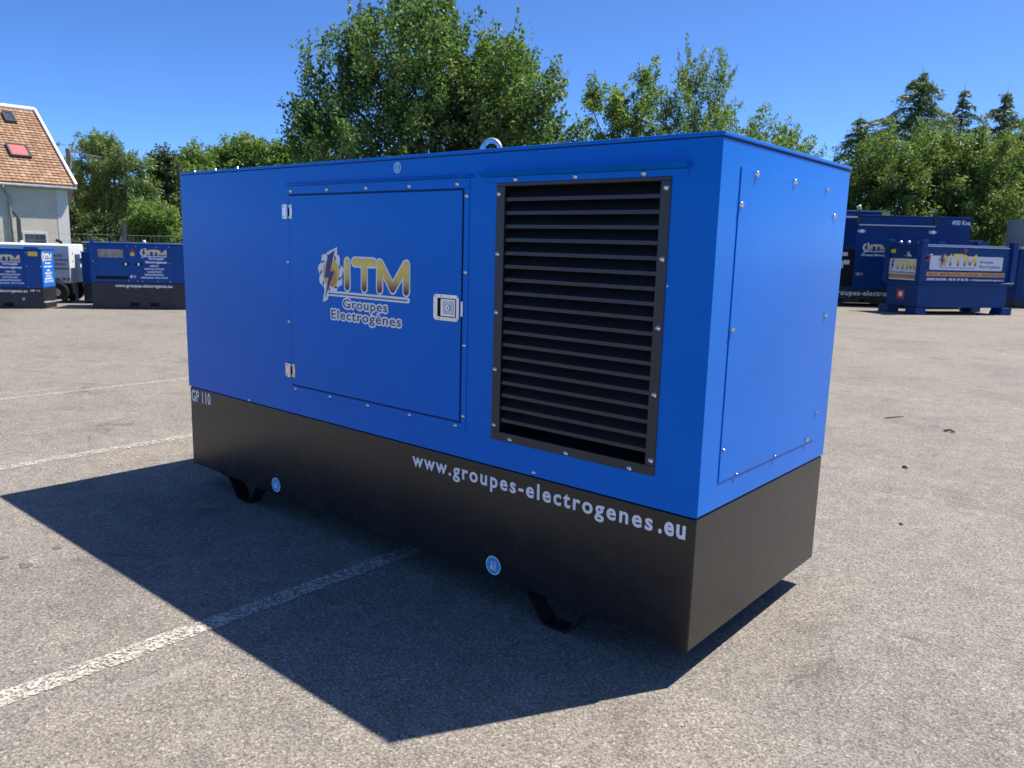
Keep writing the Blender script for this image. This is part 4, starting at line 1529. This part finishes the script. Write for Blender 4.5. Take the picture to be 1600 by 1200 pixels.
def tree(name, label, cat, base, ells, nleaf, leaf, mat, seed, trunk=0.18, clump=0.35, upk=0.35, stretch=1.2, group=None, per=46, depth=1.0, droop=0.15, trunk_top=0.72, limbs=26, shoots=0, shoot_len=0.9, shoot_up=0.9):
    rg = np.random.default_rng(seed)
    t = thing(name, label, cat, (base[0], base[1], 0), TROT, group)
    E_ = np.array(ells, float)
    wts = (E_[:, 2] * E_[:, 3] * E_[:, 2]) ** 0.6
    nc = max(12, nleaf // per)
    idx = rg.choice(len(E_), nc, p=wts / wts.sum())
    d = rg.normal(size=(nc, 3))
    d /= np.linalg.norm(d, axis=1)[:, None]
    rad = rg.random(nc) ** 0.42
    e = E_[idx]
    off = np.sin(np.arange(len(E_)) * 2.4) * E_[:, 2].mean() * 0.5
    c = np.stack([e[:, 0] + d[:, 0] * rad * e[:, 2], off[idx] + d[:, 1] * rad * e[:, 2] * depth, e[:, 1] + d[:, 2] * rad * e[:, 3]], 1)
    c[:, 2] = np.maximum(c[:, 2], 0.25)
    tw = d * 0.7 + rg.normal(size=(nc, 3)) * 0.35
    tw[:, 2] += upk
    tw /= np.linalg.norm(tw, axis=1)[:, None]
    cs = clump * rg.uniform(0.55, 1.25, nc)
    k = rg.choice(nc, nleaf, p=cs ** 2 / (cs ** 2).sum())
    along = rg.uniform(-0.8, 1.0, nleaf) * cs[k] * stretch
    spread = rg.normal(size=(nleaf, 3)) * (cs[k] * (0.50 - 0.22 * np.clip(along / (cs[k] * stretch), 0, 1)) * 0.9 / max(1, stretch) ** 0.5)[:, None]
    pos = c[k] + tw[k] * along[:, None] + spread
    pos[:, 2] = np.maximum(pos[:, 2], 0.05)
    ax = tw[k] * 0.4 + rg.normal(size=(nleaf, 3)) * 0.7
    ax[:, 2] -= droop
    nr_ = rg.normal(size=(nleaf, 3)) * 0.75
    nr_[:, 2] += 0.7
    ln = leaf[0] * np.clip(rg.lognormal(-0.08, 0.34, nleaf), 0.4, 1.8)
    wd_ = leaf[1] * rg.uniform(0.7, 1.2, nleaf)
    tips = []
    if shoots:
        order = np.argsort(c[:, 2] * 1.0 + np.abs(c[:, 0] - E_[:, 0].mean()) * 0.25)[::-1][:shoots * 3]
        order = rg.choice(order, min(shoots, len(order)), replace=False)
        for j in order:
            sd = d[j] * 0.5 + rg.normal(size=3) * 0.25
            sd[2] = abs(sd[2]) + shoot_up
            sd /= np.linalg.norm(sd)
            sl_ = shoot_len * rg.uniform(0.5, 1.2)
            m_ = int(30 * sl_ / (leaf[0] / 0.14))
            q_ = rg.random(m_)
            sp_ = c[j] + sd * (q_ * sl_)[:, None] + rg.normal(size=(m_, 3)) * leaf[0] * (0.45 - 0.25 * q_)[:, None]
            pos = np.concatenate([pos, sp_])
            ax = np.concatenate([ax, sd[None] * 0.8 + rg.normal(size=(m_, 3)) * 0.45])
            nr_ = np.concatenate([nr_, rg.normal(size=(m_, 3))])
            ln = np.concatenate([ln, leaf[0] * rg.uniform(0.5, 1.0, m_)])
            wd_ = np.concatenate([wd_, leaf[1] * rg.uniform(0.6, 1.0, m_)])
            tips.append((c[j], c[j] + sd * sl_))
    put('crown', leaf_mesh('crown', pos, ax, nr_, ln, wd_, mat), t)
    # trunk and limbs
    rnd = random.Random(seed)
    b = MB()
    ztop = float((E_[:, 1] + E_[:, 3]).max()) * trunk_top
    xt = float(np.average(E_[:, 0], weights=wts))
    path, rr = [], []
    for i in range(7):
        q = i / 6
        path.append((xt * q + rnd.uniform(-0.05, 0.05) * (i > 0), rnd.uniform(-0.06, 0.06) * (i > 0), ztop * q))
        rr.append(trunk * (1.25 if i == 0 else 1.0 - 0.8 * q))
    b.tube(path, rr, 8)
    for i in range(limbs):
        j = rnd.randrange(nc)
        tip = Vector(c[j])
        q = min(0.95, max(0.12, (tip.z - 0.9) / ztop * 0.7))
        i0 = int(q * 6)
        p0 = Vector(path[i0])
        mid = p0.lerp(tip, 0.5) + Vector((rnd.uniform(-.12, .12), rnd.uniform(-.12, .12), -0.06 * (tip - p0).length))
        r0 = max(0.012, rr[i0] * 0.4)
        b.tube([p0, mid, tip, tip + Vector(tw[j]) * cs[j] * 0.8], [r0, r0 * 0.65, r0 * 0.3, 0.006], 5)
    for a_, z_ in tips:
        b.tube([Vector(a_), Vector(z_)], [0.010, 0.003], 4)
    b.build('trunk', M_BARK, t, smooth=True)
    return t


def conifer(name, label, base, h, rad, nleaf, seed, group=None, low=0.06, mat=None):
    rg = np.random.default_rng(seed)
    t = thing(name, label, 'conifer', (base[0], base[1], 0), TROT, group)
    nb = 64
    b = MB()
    b.tube([(0, 0, 0), (0.03, 0, h * 0.5), (0, 0, h * 1.02)], [0.16, 0.09, 0.008], 8)
    P_, A_ = [], []
    for i in range(nb):
        q = 0.42 + 0.57 * (i / nb) ** 0.85
        z = h * q
        ln = min(rad * (h - z) + 0.12, 2.2) * rg.uniform(0.35, 1.2)
        a = i * 2.39996 + rg.uniform(-0.5, 0.5)
        dr = np.array([math.cos(a), math.sin(a), rg.uniform(0.15, 0.75)])
        n = int(nleaf / nb * (0.15 + ln / 1.1))
        s_ = rg.random(n) ** 0.65
        pt = np.array([0, 0, z])[None] + dr[None] * (ln * s_)[:, None]
        pt[:, 2] -= ln * 0.55 * s_ ** 2.4
        side = np.array([-math.sin(a), math.cos(a), 0.0])
        pt += side[None] * (rg.normal(size=n) * (0.05 + 0.16 * s_ * ln))[:, None]
        hang = np.abs(rg.normal(size=n)) * (0.04 + 0.20 * s_ * min(1.0, ln))
        pt[:, 2] -= hang
        ax = np.tile(dr, (n, 1)) * 0.55 + rg.normal(size=(n, 3)) * 0.3
        ax[:, 2] -= 0.75 * s_
        P_.append(pt)
        A_.append(ax)
        if ln > 0.15:
            e_ = dr * ln
            b.tube([(0, 0, z), (e_[0] * 0.55, e_[1] * 0.55, z + e_[2] * 0.55 - 0.10 * ln), (e_[0], e_[1], z + e_[2] - 0.55 * ln)], [0.020, 0.012, 0.004], 4)
    P_, A_ = np.concatenate(P_), np.concatenate(A_)
    n = len(P_)
    put('crown', leaf_mesh('crown', P_, A_, rg.normal(size=(n, 3)), 0.26 * rg.uniform(0.5, 1.4, n), 0.06 * rg.uniform(0.7, 1.3, n), mat or M_NEEDLE), t)
    b.build('trunk', M_BARK, t, smooth=True)
    return t


GB = 'trees along the back of the yard'
tree('maple_tree', 'large broad dark green maple rising behind the middle of the foreground generator', 'tree', (-16.43, 14.32),
     [(-0.47, 6.35, 2.55, 1.85), (-2.55, 5.75, 1.10, 1.45), (1.68, 5.70, 1.80, 1.60), (-0.35, 8.15, 0.95, 0.90), (0.75, 7.5, 0.8, 0.7), (-3.35, 4.75, 0.60, 0.95), (2.97, 5.00, 1.15, 0.85), (2.75, 5.55, 1.2, 1.0), (-2.10, 6.95, 0.50, 0.85), (2.35, 6.35, 0.75, 0.85), (-1.37, 4.18, 2.42, 1.16), (1.73, 4.30, 2.23, 0.97), (3.75, 4.5, 0.75, 0.6), (0, 3.0, 2.6, 0.9)],
     78000, (0.115, 0.085), M_LEAF_MAPLE, 11, trunk=0.24, clump=0.40, upk=0.7, stretch=1.5, group=GB, per=95, limbs=60, shoots=46, shoot_len=1.0, shoot_up=0.8)
tree('locust_tree', 'light green tree with rounded tufts just right of the large maple', 'tree', (-12.69, 20.13),
     [(-1.11, 5.94, 0.72, 0.80), (-1.53, 6.14, 0.34, 0.52), (0.33, 7.33, 0.32, 0.32), (0.2, 6.49, 0.50, 0.85), (-0.14, 5.35, 1.50, 0.90), (-0.76, 4.81, 1.26, 0.84), (0, 3.4, 1.6, 1.2)],
     17000, (0.11, 0.06), M_LEAF_LIME, 21, trunk=0.14, clump=0.27, upk=0.3, group=GB, per=90, shoots=8, shoot_len=0.6)
tree('poplar_tree', 'light green tree with upright spiky shoots above the roof corner', 'tree', (-10.84, 20.37),
     [(-0.15, 5.64, 0.86, 0.95), (-0.24, 6.64, 0.34, 0.75), (0.43, 6.55, 0.32, 0.66), (-0.77, 6.02, 0.32, 0.72), (0.60, 5.66, 0.55, 0.70), (-0.23, 4.74, 1.41, 0.81), (-0.1, 3.2, 1.4, 1.3)],
     15000, (0.11, 0.045), M_LEAF_LIME, 22, trunk=0.12, clump=0.26, upk=1.1, stretch=2.0, group=GB, per=80, shoots=40, shoot_len=1.25, shoot_up=0.9)
tree('shoot_shrub', 'bright green shrub of slanting shoots peeking over the right roof edge', 'shrub', (-7.95, 18.82),
     [(-0.66, 4.60, 0.72, 0.42), (0.5, 4.20, 0.80, 0.36), (-0.11, 3.9, 1.42, 0.44), (1.0, 3.9, 0.6, 0.35), (0, 2.2, 1.3, 1.5)],
     13000, (0.12, 0.045), M_LEAF_LIME, 23, trunk=0.08, clump=0.26, upk=1.1, stretch=2.2, group=GB, per=70, shoots=40, shoot_len=0.8, shoot_up=0.8)
tree('elder_bush', 'broad yellow green bush standing behind the 400 Kva generator', 'bush', (-7.68, 31.66),
     [(-0.13, 4.84, 2.05, 1.40), (-1.64, 4.20, 1.05, 1.50), (0.42, 3.32, 2.29, 1.78), (-1.34, 2.52, 1.53, 1.53), (1.4, 4.55, 1.40, 1.40), (0, 1.5, 2.6, 1.3)],
     66000, (0.14, 0.065), M_LEAF_BUSH, 31, shoots=30, trunk=0.14, clump=0.46, upk=0.45, stretch=1.3, group=GB, per=170)
tree('elder_bush', 'bushy yellow green tree above the right end of the fuel tank', 'bush', (-5.13, 32.48),
     [(-0.38, 4.95, 1.50, 1.15), (0.52, 3.59, 1.23, 1.48), (-0.58, 3.32, 1.48, 1.73), (0.92, 2.39, 1.11, 1.23), (0, 1.5, 1.8, 1.3)],
     46000, (0.14, 0.065), M_LEAF_BUSH, 32, shoots=20, trunk=0.14, clump=0.44, upk=0.45, stretch=1.3, group=GB, per=170)
tree('hornbeam_tree', 'darker green tree cut by the right edge of the picture', 'tree', (-4.03, 36.73),
     [(-0.41, 5.0, 0.93, 1.5), (0.51, 5.82, 1.6, 1.5), (-0.09, 3.27, 1.07, 2.13), (1.0, 3.4, 1.5, 2.0)],
     18000, (0.20, 0.11), M_LEAF_MAPLE, 33, trunk=0.16, clump=0.42, group=GB)
conifer('spruce_tree', 'small slim conifer tip at the left end of the conifer row', (-11.47, 37.09), 7.9, 0.60, 5500, 41, 'conifers behind the yellow green bushes')
conifer('spruce_tree', 'tallest and widest conifer of the row behind the bushes', (-9.15, 37.72), 9.75, 0.80, 9500, 42, 'conifers behind the yellow green bushes')
conifer('spruce_tree', 'thin sparse conifer top right of the tallest conifer', (-7.9, 40.1), 9.3, 0.5, 3800, 43, 'conifers behind the yellow green bushes')
conifer('spruce_tree', 'pointed conifer above the right end of the fuel tank', (-6.38, 41.39), 9.2, 0.68, 6500, 44, 'conifers behind the yellow green bushes')
conifer('spruce_tree', 'low conifer at the right edge of the picture', (-5.01, 43.86), 8.0, 0.7, 5500, 45, 'conifers behind the yellow green bushes')

GL = 'trees beyond the fence on the left'
tree('pine_tree', 'olive green pine with layered boughs beside the utility pole', 'pine tree', (-38.25, 14.51),
     [(-0.33, 5.53, 1.05, 0.50), (-0.68, 4.52, 1.35, 0.42), (1.01, 4.75, 1.15, 0.50), (-1.11, 3.54, 1.23, 0.42), (0.58, 3.44, 1.54, 0.55), (1.8, 3.77, 0.92, 0.55), (-0.32, 2.66, 1.30, 0.40), (1.37, 2.85, 1.38, 0.45)],
     26000, (0.19, 0.06), M_PINE, 51, trunk=0.17, clump=0.33, upk=0.35, group=GL, per=80, droop=-0.2, trunk_top=0.92, limbs=34)
tree('round_bush', 'round light green bush just left of the foreground generator', 'bush', (-28.67, 11.97),
     [(-0.06, 2.05, 0.78, 0.62), (-0.53, 1.65, 0.70, 0.48), (0.55, 1.95, 0.50, 0.58), (0, 0.9, 1.0, 0.8)], 16000, (0.13, 0.06), M_LEAF_LIME, 52, trunk=0.06, clump=0.25, group=GL)
tree('yew_tree', 'very dark tree right against the left edge of the foreground generator', 'tree', (-40.16, 18.2),
     [(-0.23, 4.6, 0.66, 1.1), (0.07, 3.54, 0.85, 1.7), (0.37, 5.1, 0.50, 0.8), (-0.42, 2.4, 1.36, 1.5), (0.9, 2.6, 0.9, 1.6)], 18000, (0.20, 0.10), M_LEAF_DARK, 53, trunk=0.15, clump=0.36, group=GL)
tree('hill_tree', 'far olive tree low over the left corner of the roof', 'tree', (-54.01, 27.77),
     [(-0.28, 6.8, 1.5, 1.10), (-1.12, 6.4, 1.03, 1.0), (0.54, 5.6, 2.3, 1.41), (0, 3.5, 2.2, 2.0)], 16000, (0.26, 0.15), M_LEAF_LIME, 54, trunk=0.2, clump=0.5, group=GL)
tree('hill_tree', 'far rounded olive tree, highest between roof corner and maple', 'tree', (-53.4, 30.94),
     [(-0.36, 7.8, 1.85, 1.1), (-1.55, 7.0, 1.65, 1.2), (0.87, 7.3, 1.6, 1.3), (0, 4.6, 2.6, 2.4)], 18000, (0.26, 0.15), M_LEAF_LIME, 55, trunk=0.2, clump=0.5, group=GL)
tree('hill_tree', 'far olive tree touching the left side of the large maple', 'tree', (-49.53, 31.55),
     [(-0.43, 7.2, 1.35, 1.2), (0.73, 7.4, 1.8, 1.35), (0, 4.6, 2.4, 2.2)], 14000, (0.26, 0.15), M_LEAF_LIME, 56, trunk=0.2, clump=0.5, group=GL)
tree('slender_tree', 'slender tree top between the house verge and the utility pole', 'tree', (-51.23, 16.84),
     [(-0.17, 6.2, 0.42, 0.8), (0.1, 4.9, 0.65, 1.3), (-0.17, 3.26, 0.78, 1.55)], 7000, (0.20, 0.10), M_LEAF_MAPLE, 57, trunk=0.1, clump=0.32, group=GL)
tree('slender_tree', 'mid green tree filling the gap behind the utility pole crossarm', 'tree', (-46.0, 15.6),
     [(0.0, 4.0, 0.9, 0.9), (0.4, 3.0, 1.1, 1.2), (-0.2, 1.6, 1.2, 1.2)], 10000, (0.20, 0.10), M_LEAF_LIME, 60, trunk=0.1, clump=0.34, group=GL)
tree('leafy_shrub', 'light leafy shrub in front of the house at the left edge', 'shrub', (-20.9, 3.62),
     [(-0.10, 1.62, 0.30, 0.36), (-0.45, 1.80, 0.36, 0.48), (0.0, 1.35, 0.28, 0.21), (-0.2, 0.8, 0.4, 0.6)], 5000, (0.09, 0.05), M_LEAF_LIME, 58, trunk=0.03, clump=0.16, group=GL, limbs=14)
tree('ivy_clump', 'dark ivy clump climbing the foot of the utility pole', 'ivy', (-37.2, 12.3),
     [(-0.03, 2.1, 0.27, 0.75), (0.15, 1.2, 0.32, 0.6), (0.0, 0.6, 0.35, 0.5)], 5000, (0.11, 0.08), M_LEAF_DARK, 59, trunk=0.04, clump=0.2, group=GL, limbs=6)
tree('low_bush', 'low dark bush at the foot of the pine tree', 'bush', (-36.57, 13.27),
     [(-0.05, 1.9, 0.76, 0.55), (-0.63, 1.5, 0.58, 0.47), (0, 0.8, 0.9, 0.8)], 9000, (0.13, 0.07), M_LEAF_DARK, 61, trunk=0.05, clump=0.25, group=GL, limbs=8)

# ------------------------------------------------------------------ small litter on the ground
def twig(label, pts, r, leaf=None):
    b = MB()
    b.tube(pts, [r, r * 0.9, r * 0.5], 5)
    if leaf:
        x, y, s_ = leaf
        b.face([(x - s_, y, 0.006), (x, y - s_ * 0.5, 0.010), (x + s_, y, 0.007), (x, y + s_ * 0.5, 0.014)])
    tag(b.build('twig', M_TWIG), label, 'twig', 'dry twigs on the asphalt')


twig('thin straight dry twig on the asphalt, farthest of the litter', [(-0.86, 5.50, 0.006), (-0.80, 5.61, 0.010), (-0.75, 5.71, 0.007)], 0.006)
twig('short curled brown twig with a leaf lying farthest right', [(-0.32, 5.31, 0.008), (-0.28, 5.34, 0.018), (-0.235, 5.325, 0.008)], 0.010, (-0.25, 5.30, 0.025))
twig('stubby dark twig on the asphalt right of the generator end', [(-0.248, 3.72, 0.008), (-0.23, 3.715, 0.014), (-0.212, 3.706, 0.008)], 0.010)
twig('tiny dark chip of wood nearest the black base', [(0.08, 2.38, 0.006), (0.09, 2.376, 0.009), (0.10, 2.372, 0.006)], 0.006)


def tar_spot(x, y, rx, ry, seed):
    rnd = random.Random(seed)
    b = MB()
    b.face([(x + rx * rnd.uniform(0.7, 1.15) * math.cos(2 * PI * i / 14), y + ry * rnd.uniform(0.7, 1.15) * math.sin(2 * PI * i / 14), 0.003) for i in range(14)])
    tag(b.build('tar_spot', M_TAR), kind='structure')


M_TAR = plain('tar', (0.135, 0.125, 0.113), 0.75, var=0.5, vscale=60, bs=0.5, bscale=120, bdist=0.002)
for k, q in enumerate(((-1.424, -0.436, 0.022, 0.018), (-2.86, -0.99, 0.03, 0.022), (-2.73, -1.17, 0.035, 0.03), (-2.90, -1.21, 0.02, 0.03), (-2.05, 0.02, 0.02, 0.014))):
    tar_spot(*q, k)


# flecks of old paint and pale grit scattered over the asphalt
rnd = random.Random(99)
b = MB()


def fleck(x, y, r):
    a0 = rnd.uniform(0, 6)
    n = 5
    b.face([(x + r * rnd.uniform(0.5, 1.1) * math.cos(a0 + 2 * PI * i / n), y + r * rnd.uniform(0.5, 1.1) * math.sin(a0 + 2 * PI * i / n), 0.0035 + rnd.uniform(0, 0.002)) for i in range(n)])


for i in range(90):
    fleck(-0.80 + rnd.gauss(0, 0.07), -0.70 + rnd.gauss(0, 0.09), rnd.uniform(0.0012, 0.0045))
for i in range(14):
    fleck(-1.20 + rnd.gauss(0, 0.05), -0.98 + rnd.gauss(0, 0.04), rnd.uniform(0.002, 0.006))
for i in range(60):
    fleck(rnd.uniform(-4.4, -1.8), rnd.uniform(-1.1, -0.2), rnd.uniform(0.0015, 0.005))
for i in range(260):
    fleck(rnd.uniform(-6.5, 2.2), rnd.uniform(-1.9, 6.0), rnd.uniform(0.0015, 0.0055))
tag(b.build('paint_flecks', plain('old_paint_fleck', (0.52, 0.49, 0.44), 0.8, var=0.2)), 'tiny pale flecks of paint and grit scattered over the asphalt', 'grit', kind='stuff')

# faint scuffs on the end of the base tank
b = MB(GO)
for y, z, dy, dz in ((0.20, 0.47, 0.05, 0.012), (0.36, 0.40, 0.012, -0.035), (0.52, 0.24, 0.03, 0.02), (0.60, 0.22, 0.01, 0.03), (0.85, 0.35, 0.06, 0.01), (0.30, 0.52, 0.08, -0.006)):
    b.face([(-0.0032, y, z), (-0.0032, y + dy, z + dz), (-0.0032, y + dy, z + dz + 0.0018), (-0.0032, y, z + 0.0014)])
b.build('scuff', plain('scuffed_primer', (0.085, 0.083, 0.08), 0.7, var=0.3), base)
